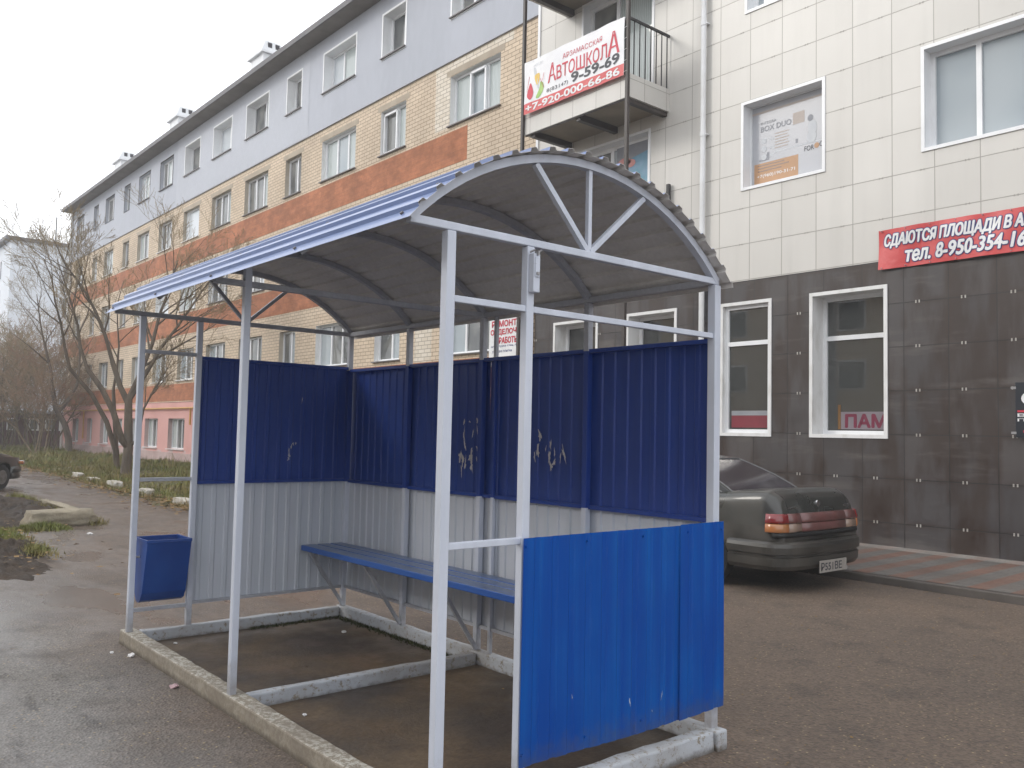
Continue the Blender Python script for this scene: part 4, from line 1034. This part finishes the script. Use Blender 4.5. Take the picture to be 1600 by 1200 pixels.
m = MB(); m.tube([(px0+pw*.855, YP-.004, pz0+ph*.34), (px0+pw*.855, YP-.0005, pz0+ph*.34)], .045, 16); m.build('emblem', MT['t_or'], po)
pr_(.03, .62, .015, .29, 't_or', 'phone_panel'); pt('+7(960)190-31-71', .07, .58, .10, .15, 't_white', .01)
for k, (a, b) in enumerate(((.08, .44), (.08, .50), (.08, .40))): pr_(a, b, .255-.035*k, .268-.035*k, 'lampclear', 'text_line', .004)
for k in range(6): pr_(.31, .50-.02*(k % 2), .61-.035*k, .622-.035*k, 't_orpale', 'text_line')
for k in range(3):
    m = MB(); c = (px0+pw*.165, pz0+ph*(.56-.10*k)); m.tube([(c[0], YP-.004, c[1]), (c[0], YP-.0005, c[1])], .05, 18); m.build('pictogram', MT['t_pale'], po)
    pr_(.24, .30, .55-.10*k, .58-.10*k, 't_pale', 'text_line')
m = MB()
for k in range(4): m.box(px0+pw*(.10+.035*k), px0+pw*(.13+.035*k), YP-.003, YP-.001, pz0+ph*.315, pz0+ph*(.335+.025*k))
m.build('bar_chart', MT['t_grey'], po)
pr_(.0, 1., .91, .935, 't_orpale', 'header_line')
pr_(.55, .70, .66, .80, 't_orpale', 'picture_panel'); pr_(.30, .95, .385, .40, 't_pale', 'picture_floor')
m = MB()            # woman standing by a window, printed in pale grey
def pe(cx, cz, a, b, n=16, d=.003): m.face([(px0+pw*(cx+a*math.cos(2*math.pi*k/n)), YP-d, pz0+ph*(cz+b*math.sin(2*math.pi*k/n))) for k in range(n)])
pe(.80, .565, .058, .09); pe(.79, .46, .06, .07, d=.0045); m.build('printed_figure', MT['t_pale'], po)
m = MB(); pe(.775, .685, .036, .04); m.build('printed_hair', MT['t_grey'], po)
pr_(.585, .615, .43, .48, 't_grey', 'printed_vase')
# turquoise poster under the balcony
m = MB(); m.box(-8.82, -7.90, YC+.19, YC+.20, 6.45, 7.30, 0)
tp = m.build('window_poster', MT['turq']); tag(tp, 'turquoise poster with salmon shapes in the window under the balcony', 'poster')
m = MB(); m.face([(-8.82, YC+.187, 6.95), (-7.90, YC+.187, 7.12), (-7.90, YC+.187, 7.30), (-8.82, YC+.187, 7.30)]); m.build('dark_header', MT['t_grey'], tp)
m = MB(); n = 14
for cx, cz, a, b in ((-8.62, 6.98, .17, .09), (-8.45, 6.93, .12, .08), (-7.95, 6.62, .06, .07)): m.face([(cx+a*math.cos(2*math.pi*k/n), YC+.184, cz+b*math.sin(2*math.pi*k/n)) for k in range(n)])
m.build('salmon_shape', MT['salmon'], tp)
# dark board at the right edge
m = MB(); m.box(-1.50, -.55, YC-.12, YC-.09, 1.70, 2.41); sb = m.build('shop_board', MT['signblk'], bevel=.004); tag(sb, 'black board with small white lettering on stand off clips by the right edge', 'sign')
m = MB()
for xx in (-1.53, -.52):
    for zz in (1.76, 2.34): m.tube([(xx, YC-.105, zz), (xx, YC-.0, zz)], .012, 8); m.box(xx-.02, xx+.04, YC-.126, YC-.12, zz-.015, zz+.015)
m.build('standoff', MT['galv'], sb)
m = MB(); letter(m, 'ВСЕ', -1.475, -1.15, 1.965, 2.01, YC-.123, .02); letter(m, 'ПОД', -1.475, -1.15, 1.90, 1.945, YC-.123, .02)
c = (-1.28, 2.2); m.face([(c[0]+.15*math.cos(2*math.pi*k/20), YC-.123, c[1]+.1*math.sin(2*math.pi*k/20)) for k in range(20)]); m.build('lettering', MT['t_white'], sb)
m = MB(); m.box(-1.475, -1.1, YC-.123, YC-.1215, 2.025, 2.05); c = (-1.36, 1.78)
m.face([(c[0]+.05*math.cos(2*math.pi*k/16), YC-.123, c[1]+.035*math.sin(2*math.pi*k/16)) for k in range(16)]); m.build('red_mark', MT['t_red'], sb)

# ================================================================= CARS
def dup_eval(o):
    me = bpy.data.meshes.new_from_object(o.evaluated_get(bpy.context.evaluated_depsgraph_get())); return me
def make_car(loc, rz, paint, dusty, label, group=None, plate=None, detailed=True):
    """u = metres from the tail towards the nose, v = sideways (left +), z up; the nose points along local +x."""
    root = thing('parked_car', loc, label, 'car', group); root.rotation_euler.z = rz; root['_org'] = (0, 0, 0)
    def w(u):
        a = [(0, .735), (.06, .79), (.2, .825), (.5, .842), (2.2, .848), (3.7, .84), (4.2, .80), (4.42, .70), (4.5, .60)]
        for (p, q), (r, s) in zip(a, a[1:]):
            if p <= u <= r: return q+(s-q)*(u-p)/(r-p)
        return a[-1][1]
    def hd(u):
        a = [(0, .97), (.05, 1.04), (.14, 1.07), (.45, 1.06), (.8, 1.02), (3.0, .97), (3.3, .95), (4.1, .82), (4.4, .70), (4.5, .62)]
        for (p, q), (r, s) in zip(a, a[1:]):
            if p <= u <= r: return q+(s-q)*(u-p)/(r-p)
        return a[-1][1]
    us = [0, .015, .04, .1, .22, .4, .62, .9, 1.25, 1.7, 2.2, 2.7, 3.1, 3.45, 3.8, 4.1, 4.3, 4.42, 4.5]
    def sec(u):
        W, h = w(u), hd(u); lo = .22+(.05 if u < .05 else 0)
        half = [(.0, lo), (W*.80, lo), (W*.955, lo+.06), (W*.992, .40), (W, .55), (W*.985, .70), (W*.965, .80), (W*.945, h-.085), (W*.905, h-.03), (W*.84, h-.006), (W*.62, h+.004), (0, h+.012)]
        if u == 0: half = [(y, z if z > .5 else z) for y, z in half]
        return half
    m = MB(); S_ = []
    for u in us:
        hf = sec(u); uu = [u+(.10*max(0, (z-.72))/.3 if u < .12 else 0) for _, z in hf]
        S_.append([(a, y, z) for a, (y, z) in zip(uu, hf)]+[(a, -y, z) for a, (y, z) in list(zip(uu, hf))[-2:0:-1]])
    n = len(S_[0])
    for i in range(len(us)-1):
        for j in range(n): m.face([S_[i][j], S_[i][(j+1) % n], S_[i+1][(j+1) % n], S_[i+1][j]])
    for e, fl in ((0, 1), (-1, 0)):                     # tail and nose closed with strips across
        r = S_[e]
        for j in range(0, 11): 
            a, b = j, j+1; c, d = (n-j) % n, n-j-1
            q = [r[a], r[b], r[d], r[c]]; q = [p for k, p in enumerate(q) if p not in q[:k]]
            if len(q) > 2: m.face(q if fl else q[::-1])
    body = m.build('body', [dusty, paint], root, smooth=True)
    for p in body.data.polygons: p.material_index = 1 if p.center.z > .66 else 0
    body.modifiers.new('sub', 'SUBSURF').levels = 2; body.modifiers['sub'].render_levels = 2
    cut = MB()
    for u in (.98, 3.62): cut.tube([(u, -1.2, .30), (u, 1.2, .30)], .345, 28)
    co = cut.build('cut', MT['black']); bo = body.modifiers.new('arch', 'BOOLEAN'); bo.object = co; bo.operation = 'DIFFERENCE'; bo.solver = 'EXACT'
    co.parent = root; bpy.context.view_layer.update()
    me = dup_eval(body); body.modifiers.clear(); body.data = me; bpy.data.objects.remove(co)
    # cabin: pillars and roof as one shell, glass a few millimetres proud of it
    b = [(.66, .70, .985), (3.28, .715, .955)]; t = [(1.52, .535, 1.372), (2.55, .55, 1.375)]
    m = MB()
    us2 = [0, .2, .4, .6, .8, 1.]
    def cab(s, q, side):      # s: 0 rear..1 front, q: 0 base..1 roof
        u0 = b[0][0]+(b[1][0]-b[0][0])*s; u1 = t[0][0]+(t[1][0]-t[0][0])*s
        y0 = b[0][1]; y1 = t[0][1]+.03*math.sin(math.pi*s)
        z0 = b[0][2]+(b[1][2]-b[0][2])*s; z1 = t[0][2]+.035*math.sin(math.pi*s)
        bow = .05*math.sin(math.pi*q)
        return (u0+(u1-u0)*q-(bow*1.2 if s < .01 else (-bow if s > .99 else 0)), side*(y0+(y1-y0)*q+bow*.6), z0+(z1-z0)*q)
    qs = [0, .25, .5, .75, 1.]
    for side in (1, -1):
        for i in range(5):
            for j in range(4):
                f = [cab(us2[i], qs[j], side), cab(us2[i+1], qs[j], side), cab(us2[i+1], qs[j+1], side), cab(us2[i], qs[j+1], side)]
                m.face(f if side < 0 else f[::-1])
    for s in (0, 1):
        for j in range(4):
            a, c = cab(s, qs[j], 1), cab(s, qs[j], -1); d, e = cab(s, qs[j+1], 1), cab(s, qs[j+1], -1)
            m.face([a, c, e, d])
    for i in range(5): m.face([cab(us2[i], 1, 1), cab(us2[i+1], 1, 1), cab(us2[i+1], 1, -1), cab(us2[i], 1, -1)])
    cb_ = m.build('cabin', [MT['black'], paint], root, smooth=True)
    for p in cb_.data.polygons: p.material_index = 1 if abs(p.normal.z) > .8 else 0  # pillars coloured black to suppress the bright sky reflection
    bv = cb_.modifiers.new('bevel', 'BEVEL'); bv.width = .035; bv.segments = 2; bv.limit_method = 'ANGLE'; bv.angle_limit = R(40)
    def panel(pts, name, mat, nrm, d=.006):
        m = MB(); m.face([Vector(p)+Vector(nrm)*d for p in pts]); m.build(name, mat, root)
    def strip(s, q0, q1, f, name, nrm):
        m = MB(); k = 6
        for j in range(k):
            qa = q0+(q1-q0)*j/k; qb = q0+(q1-q0)*(j+1)/k
            pa, pb = cab(s, qa, 1), cab(s, qb, 1)
            m.face([Vector(p)+Vector(nrm)*.007 for p in ((pa[0], pa[1]*f, pa[2]), (pa[0], -pa[1]*f, pa[2]), (pb[0], -pb[1]*f, pb[2]), (pb[0], pb[1]*f, pb[2]))])
        m.build(name, MT['carglass'], root, smooth=True)
    strip(0, .04, .95, .93, 'rear_window', (-.5, 0, .85)); strip(1, .05, .92, .92, 'windscreen', (.5, 0, .85))
    for side in (1, -1):
        for s0, s1 in ((.05, .47), (.50, .93)):
            m = MB(); k = 5
            for j in range(k):
                qa, qb = .06+.84*j/k, .06+.84*(j+1)/k
                def sh_(s, q): return cab(s+(.5-s)*.0+(.05*(1-q) if s > .5 else -.02*(1-q)), q, side)
                m.face([Vector(sh_(s, q))+Vector((0, side*.007, .003)) for s, q in ((s0+.05*qa, qa), (s1, qa), (s1, qb), (s0+.05*qb, qb))])
            m.build('side_window', MT['carglass'], root)
    # bright trim round the rear and side glass
    def trim(pts): m = MB(); m.tube([Vector(p) for p in pts], .007, 5); m.build('window_trim', MT['trim'], root)
    def off(p, dx, dy, dz): return (p[0]+dx, p[1]+dy, p[2]+dz)
    for sd in (1, -1):
        trim([off(cab(0, q, sd), -.008, -sd*.03, .008) for q in (.03, .25, .5, .75, .95)])
        trim([off(cab(.04+.03*q, q, sd), 0, sd*.012, .004) for q in (.05, .3, .6, .9)]); trim([off(cab(s_, .04, sd), 0, sd*.012, .0) for s_ in (.04, .3, .6, .95)])
        trim([off(cab(s_, .93, sd), 0, sd*.012, .004) for s_ in (.07, .3, .6, .93)])
    trim([off(cab(0, .95, 1), -.008, -.03, .01), off(cab(0, .95, -1), -.008, .03, .01)])
    # shut lines of the boot lid, laid on the body surface
    from mathutils.bvhtree import BVHTree
    bvh = BVHTree.FromPolygons([v.co for v in body.data.vertices], [tuple(p.vertices) for p in body.data.polygons])
    for sd in (1, -1):
        pts = []
        for z in (.60, .66, .72, .78, .84, .90, .96, 1.0):
            h = bvh.ray_cast(Vector((-1, sd*(.60+.02*(z-.6)), z)), Vector((1, 0, 0)))
            if h[0]: pts.append(h[0]+Vector((-.0005, 0, 0)))
        for u in (.12, .2, .35, .5, .62):
            h = bvh.ray_cast(Vector((u, sd*(.61+.05*u), 2)), Vector((0, 0, -1)))
            if h[0]: pts.append(h[0]+Vector((0, 0, .0005)))
        m = MB(); m.tube(pts, .0045, 5); m.build('shut_line', MT['black'], root)
        pts = []
        for u in (.86, .87, .9, .96, 1.05):
            h = bvh.ray_cast(Vector((u+.55, sd*2, 1.0-(u-.86)*2)), Vector((0, -sd, 0)))
            if h[0]: pts.append(h[0])
        if len(pts) > 2:
            m = MB(); m.tube(pts, .004, 5); m.build('shut_line', MT['black'], root)
    # bumpers: a swept bar round the corners
    def sweep(path, prof, name, mats, mf=None, par=root, close=True, sm=True):
        m = MB(); k = len(prof)
        nr = []
        for i, p in enumerate(path):
            a = Vector(path[max(0, i-1)]); c = Vector(path[min(len(path)-1, i+1)]); d = (c-a).normalized(); nr.append(Vector((d.y, -d.x)))
        for i in range(len(path)-1):
            for j in range(k if close else k-1):
                q = []
                for (ii, jj) in ((i, j), (i+1, j), (i+1, (j+1) % k), (i, (j+1) % k)):
                    o, z = prof[jj]; p = Vector(path[ii])+nr[ii]*o; q.append((p.x, p.y, z))
                m.face(q, mf(i, j) if mf else 0)
        if close:
            for i in (0, len(path)-1): m.face([(*(Vector(path[i])+nr[i]*o), z) for o, z in prof])
        return m.build(name, mats, par, smooth=sm)
    tail = [(.62, .838), (.35, .838), (.14, .825), (.055, .775), (-.005, .67), (-.04, .48), (-.055, .25), (-.06, 0), (-.055, -.25), (-.04, -.48), (-.005, -.67), (.055, -.775), (.14, -.825), (.35, -.838), (.62, -.838)]
    def fine_(pa):
        o = []
        for i in range(len(pa)-1):
            p0, p1, p2, p3 = pa[max(i-1, 0)], pa[i], pa[i+1], pa[min(i+2, len(pa)-1)]
            for t in (0, .25, .5, .75):
                f = lambda a, b, c, d: .5*(2*b+(c-a)*t+(2*a-5*b+4*c-d)*t*t+(-a+3*b-3*c+d)*t**3)
                o.append((f(p0[0], p1[0], p2[0], p3[0]), f(p0[1], p1[1], p2[1], p3[1])))
        return o+[pa[-1]]
    tail = fine_(tail)
    nose = [(3.9, -.835), (4.2, -.81), (4.40, -.70), (4.50, -.45), (4.53, 0), (4.50, .45), (4.40, .70), (4.2, .81), (3.9, .835)]
    bprof = [(-.12, .24), (.0, .245), (.03, .29), (.035, .375), (.015, .385), (.015, .405), (.045, .415), (.050, .485), (.040, .520), (.012, .540), (-.14, .550)]
    bmp = sweep(tail, [(-o if False else o, z) for o, z in bprof], 'bumper', dusty, sm=False)
    sweep(nose, [(o, z) for o, z in bprof], 'bumper', dusty)
    # lamps across the tail
    lp = [(.17, .838), (.10, .822), (.035, .785), (.0, .68), (-.005, .45), (-.018, .2), (-.02, 0), (-.018, -.2), (-.005, -.45), (.0, -.68), (.035, -.785), (.10, -.822), (.17, -.838)]
    def lamp(i0, i1, name, top, bot):
        for nm, z0, z1, mt in ((name, .735, .832, top), (name, .640, .730, bot)):
            pr = [(-.02, z0), (.012, z0), (.018, z0+.012), (.014+.0, z1-.008), (.006, z1), (-.02, z1)]
            pr = [(o+.0-max(0, z-.75)*.25, z) for o, z in pr]
            sweep(lp[i0:i1+1], pr, nm, mt)
    lamp(0, 3, 'tail_light', MT['lampred'], MT['lampamb']); lamp(9, 12, 'tail_light', MT['lampred'], MT['lampamb'])
    lamp(3, 4, 'reflector', MT['lampdull'], MT['lampclear']); lamp(8, 9, 'reflector', MT['lampdull'], MT['lampclear'])
    lamp(4, 8, 'reflector', MT['lampdull'], MT['lampdull'])
    sweep(lp[1:-1], [(-.02, .585), (.008, .585), (.008, .635), (-.02, .635)], 'lower_trim', MT['black'])
    sweep([(.9, .85), (3.3, .853)][::-1], [(-.012, .50), (.012, .50), (.014, .525), (.012, .55), (-.012, .55)], 'side_moulding', MT['black'])
    sweep([(.9, -.85), (3.3, -.853)], [(-.012, .50), (.012, .50), (.014, .525), (.012, .55), (-.012, .55)], 'side_moulding', MT['black'])
    if detailed:
        m = MB(); m.box(-.125, -.113, -.27, .27, .205, .33); pl = m.build('number_plate', MT['plate'], root)
        if plate:
            m = MB(); q = MB(); letter(q, plate, -.25, .17, .225, .31, 0, .02)
            m.raw([(-.1265, -x, z) for x, y, z in q.v], q.f); m.build('lettering', MT['t_black'], pl)
        hb = bvh.ray_cast(Vector((-1, 0, .92)), Vector((1, 0, 0)))[0]; m = MB(); m.tube([(hb.x-.012, 0, .92), (hb.x+.01, 0, .92)], .035, 14); m.build('badge', MT['chrome'], root)
        for v, wd, n_ in ((.52, .10, 6), (-.60, .07, 4)):
            m = MB()
            for k in range(n_):
                yy = v+wd-2*wd*(k+.5)/n_; h = bvh.ray_cast(Vector((-1, yy, .885)), Vector((1, 0, 0)))
                if h[0]: m.box(h[0].x-.006, h[0].x+.004, yy-wd/n_*.62, yy+wd/n_*.62, .872+.004*(k % 2), .90-.005*(k % 3))
            m.build('badge_lettering', MT['chrome'], root)
        m = MB(); m.tube([(-.02, -.45, .20), (.5, -.45, .20)], .03, 10); m.build('exhaust_pipe', MT['galv'], root)
    for v in (.6, -.6):
        m = MB(); m.box(4.42, 4.50, v-.18, v+.18, .58, .68); m.build('headlight', MT['chrome'], root, bevel=.02)
        m = MB(); m.box(4.28, 4.42, v+(.13 if v > 0 else -.13)-.06, v+(.13 if v > 0 else -.13)+.06, .60, .67); m.build('indicator', MT['lampamb'], root, bevel=.015)
        m = MB(); m.box(2.95, 3.07, v*1.0+(.24 if v > 0 else -.24)-.09, v+(.24 if v > 0 else -.24)+.09, .98, 1.10); m.build('wing_mirror', paint, root, bevel=.03)
    for u in (.98, 3.62):
        for sd in (1, -1):
            m = MB(); m.tube([(u, sd*.60, .30), (u, sd*.65, .30), (u, sd*.78, .30), (u, sd*.80, .30)], [.27, .30, .30, .27], 28); ty = m.build('wheel', MT['rubber'], root)
            m = MB(); m.tube([(u, sd*.78, .30), (u, sd*.803, .30)], [.19, .17], 22); m.build('rim', MT['rim'], ty)
    return root
make_car((-2.25, 6.74, 0), math.pi, MT['carpaint'], MT['cardust'], 'dark green saloon car with a wide red tail lamp band parked beside the kerb', plate='Р551ВЕ')
make_car((-19.3, -.94, 0), R(135), MT['carpaint'], MT['carpaint'], 'black car of which only the front corner and wheel show at the left edge', detailed=False)

# ================================================================= FAR BUILDINGS
fb = thing('apartment_block', (-75, 16, 0), 'white apartment block with a blank gable far down the street', 'building')
m = MB(); m.box(-98, -72, 10.85, 23, -1, 15.6); m.build('wall', MT['farwhite'], fb)
m = MB(); m.box(-98.4, -71.7, 10.4, 23.4, 15.6, 15.85); rf2 = m.build('roof', MT['rooftin'], fb)
m = MB(); m.tube([(-74, 14.3, 15.85), (-74, 14.3, 18.3)], .05, 6); m.build('aerial', MT['blacksteel'], rf2)
for k in range(8):
    for z in (1.5, 4.6, 7.6, 10.7, 13.0):
        x = -75.5-2.8*k; m = MB(); m.box(x-1.3, x, 10.80, 10.84, z, z+1.4); m.build('window', MT['g_grey'], fb)
for z in (3.6, 6.8, 10.0, 12.9):
    m = MB(); m.box(-71.99, -71.95, 14.6, 15.7, z, z+1.5); m.build('window', MT['g_grey'], fb)
gb = thing('garage', (-58, 8, 0), 'low dark red boarded house with white window frames behind the bushes', 'house')
m = MB(); m.box(-66, -57.5, 1, 12.4, -.5, 2.25); m.build('wall', MT['farred'], gb)
m = MB(); m.box(-66.3, -57.2, .7, 12.6, 2.25, 2.42); m.build('roof', pm('grey sheet roof', (.36, .38, .42), rough=.6), gb)
for y in (5.2, 6.9, 8.9, 10.1, 11.0, 11.8):
    m = MB(); m.box(-57.5, -57.44, y-.28, y+.28, 1.2, 1.95); wd = m.build('window', MT['white'], gb)
    m = MB(); m.box(-57.44, -57.42, y-.20, y+.20, 1.27, 1.88); m.build('pane', MT['g_grey'], wd)
# building across the street, seen only as a reflection in the shop windows
ob = thing('opposite_building', (-8, -18, 0), 'beige brick apartment building across the street, mirrored in the shop windows', 'building')
m = MB(); m.box(-42, 16, -30, -18, 0, 10.5); m.build('wall', MT['brick'], ob)
m = MB(); m.box(-42.4, 16.4, -30.4, -17.6, 10.5, 10.8); m.build('roof', MT['rooftin'], ob)
for k in range(17):
    for z in (1.2, 4.2, 7.2):
        x = -40+3.3*k; m = MB(); m.box(x, x+1.5, -18.0, -17.97, z, z+1.5); wd = m.build('window', MT['white'], ob)
        m = MB(); m.box(x+.08, x+1.42, -17.97, -17.95, z+.08, z+1.42); m.build('pane', MT['g_grey'], wd)

# ================================================================= TREES
MINR = [.0045]
def grow(mbT, mbC, p, d, L, r, lvl, rg, spread, up, maxl, dens):
    n = 5 if lvl < 2 else (4 if lvl == 2 else 3); pts = [Vector(p)]; rad = [r]; d = Vector(d).normalized()
    for i in range(n):
        d = (d+Vector((rg.gauss(0, .13), rg.gauss(0, .13), rg.gauss(0, .08)+up*.10))).normalized()
        pts.append(pts[-1]+d*(L/n)); rad.append(max(MINR[0], r*(1-.78*(i+1)/n)))
    (mbT if lvl < 2 else mbC).tube(pts, rad, 7 if lvl == 0 else (5 if lvl == 1 else 3), cap=False)
    if lvl >= maxl: return
    k = dens[lvl]
    for i in range(k):
        t = .22+.76*(i+rg.random()*.7)/k; q = min(n-1, int(t*n)); s = t*n-q
        pp = pts[q].lerp(pts[q+1], s); rr = (rad[q]*(1-s)+rad[q+1]*s)*.62
        dd = (pts[q+1]-pts[q]).normalized(); a = rg.uniform(0, 6.283)
        side = dd.orthogonal().normalized(); side = Matrix.Rotation(a, 3, dd) @ side
        nd = dd*math.cos(spread)+side*math.sin(spread); nd.z += .12*up
        grow(mbT, mbC, pp, nd, L*rg.uniform(.46, .72)*(1-.35*t), max(rr, MINR[0]), lvl+1, rg, spread*rg.uniform(.85, 1.15), up, maxl, dens)
def tree(name, loc, stems, seed, label, cat='tree', maxl=4, dens=(6, 6, 5, 4), spread=.62, up=.5, bark='bark', twig='twig', group=None, trunk=None):
    rg = random.Random(seed); T_ = MB(); C_ = MB(); root = thing(name, loc, label, cat, group)
    for q in stems:
        if len(q) == 5: T_.tube(q[0], q[1], 9, cap=False); st, d, L, r = q[0][-1], q[2], q[3], q[4]
        else: st, d, L, r = q
        st = Vector(st)+Vector(loc) if len(q) == 4 else Vector(st)
        grow(T_, C_, st, d, L, r, 0, rg, spread, up, maxl, dens)
    T_.build('trunk', MT[bark], root, smooth=True); C_.build('crown', MT[twig], root)
    return root
# big forked tree in front of the pink wall
x = -25.3
t1 = [([(x, 6.23, -.1), (x, 6.23, .3), (x, 6.25, .93)], [.19, .165, .15], (.1, -.25, 1), .01, .02)]
tree('bare_tree', (x, 6.23, 0), [
    ([(x, 6.23, -.1), (x, 6.22, .35), (x, 6.26, .95), (x, 6.22, 1.7), (x, 6.2, 2.45)], [.18, .155, .14, .125, .11], (.1, .16, 1), 4.6, .085),
    ([(x, 6.2, 2.3), (x-.2, 6.0, 2.8), (x-.3, 5.75, 3.6)], [.10, .085, .075], (-.2, -.16, 1), 4.0, .065),
    ([(x, 6.24, .95), (x+.05, 6.05, 1.15), (x+.05, 5.75, 2.05), (x, 5.42, 2.7), (x-.1, 5.0, 3.3)], [.11, .10, .09, .08, .07], (-.05, -.30, .9), 3.4, .055),
    ([(x, 6.25, .95), (x+.2, 6.4, 1.15), (x+.3, 6.5, 1.7)], [.06, .05, .045], (.1, .25, 1), 2.2, .04),
    ([(x, 6.2, 2.4), (x+.1, 6.45, 2.9), (x+.2, 6.7, 3.4)], [.09, .075, .065], (.2, .28, 1), 3.8, .06)], 21,
    'bare forked tree with the thickest trunk in front of the pink wall', maxl=4, dens=(9, 6, 4, 4), up=.7, spread=.66)
x = -27.5
tree('bare_tree', (x, 6.6, 0), [([(x, 6.62, -.1), (x, 6.5, .8), (x, 6.2, 1.7), (x, 5.7, 2.6), (x, 5.0, 3.4)], [.10, .088, .078, .066, .055], (0, -.35, 1), 3.6, .055),
    ([(x, 6.6, .2), (x, 6.45, 1.6), (x, 6.35, 2.8)], [.075, .065, .055], (0, .0, 1), 3.6, .045)], 22, 'slim bare tree leaning left beside the thick forked tree', dens=(6, 5, 4, 3), spread=.7)
x = -44
tree('bare_tree', (x, 9.0, 0), [([(x, 9.0, -.1), (x, 8.95, .9), (x, 8.75, 1.6), (x, 8.3, 2.4), (x, 8.1, 3.4)], [.19, .165, .14, .12, .10], (0, -.06, 1), 4.6, .08),
    ([(x, 8.4, 2.2), (x, 8.9, 2.9), (x, 9.2, 3.6)], [.11, .09, .08], (0, .2, 1), 3.6, .06)], 23, 'bare tree with a curved trunk at the far corner of the pink wall', dens=(7, 5, 4, 3), spread=.7)
tb = ['rusty brown thicket tree left of the curved trunk', 'pale stemmed thin tree farther left before the dark red house', 'olive bare tree standing deepest in the thicket',
      'bushy brown tree at the left edge of the picture', 'reddish bare tree rising before the white gable', 'low spreading shrub tree under the white gable', 'grey twiggy tree closest to the left edge, before the dark red house']
MINR[0] = .0075
for i, (x, y, h, tw, n) in enumerate([(-45, 7.6, 6.6, 'twigred', 5), (-49, 6.9, 6.8, 'twig', 5), (-54, 8.9, 8.6, 'twig', 5), (-50, 5.3, 7.0, 'twigred', 5), (-55, 7.0, 8.2, 'twigred', 5), (-47, 8.6, 6.4, 'twig', 5), (-52, 4.4, 7.4, 'twig', 5)]):
    rg = random.Random(70+i); st = []
    for k in range(n):
        a = rg.uniform(0, 6.28); st.append(((rg.gauss(0, .35), rg.gauss(0, .35), -.1), (.32*math.cos(a), .32*math.sin(a), 1), h*rg.uniform(.6, .85), .05))
    tree('thicket_tree', (x, y, 0), st, 40+i, tb[i], maxl=4, dens=(7, 6, 4, 3), spread=.78, up=.5, bark='barkgreen' if i % 3 else 'barkpale', twig=tw, group='bare trees of the thicket on the left')

# ================================================================= damp air
g = MB(); g.box(-141, 61, -61, 61, -2, 21); hz = g.build('haze', []); hz['kind'] = 'stuff'; hz['label'] = 'thin damp haze filling the street'
hm = bpy.data.materials.new('damp air'); hm.use_nodes = True; t_ = hm.node_tree; t_.nodes.clear()
vo = t_.nodes.new('ShaderNodeVolumePrincipled'); vo.inputs['Color'].default_value = (.95, .97, 1, 1); vo.inputs['Density'].default_value = .0025
ou = t_.nodes.new('ShaderNodeOutputMaterial'); t_.links.new(vo.outputs[0], ou.inputs['Volume']); hz.data.materials.append(hm)
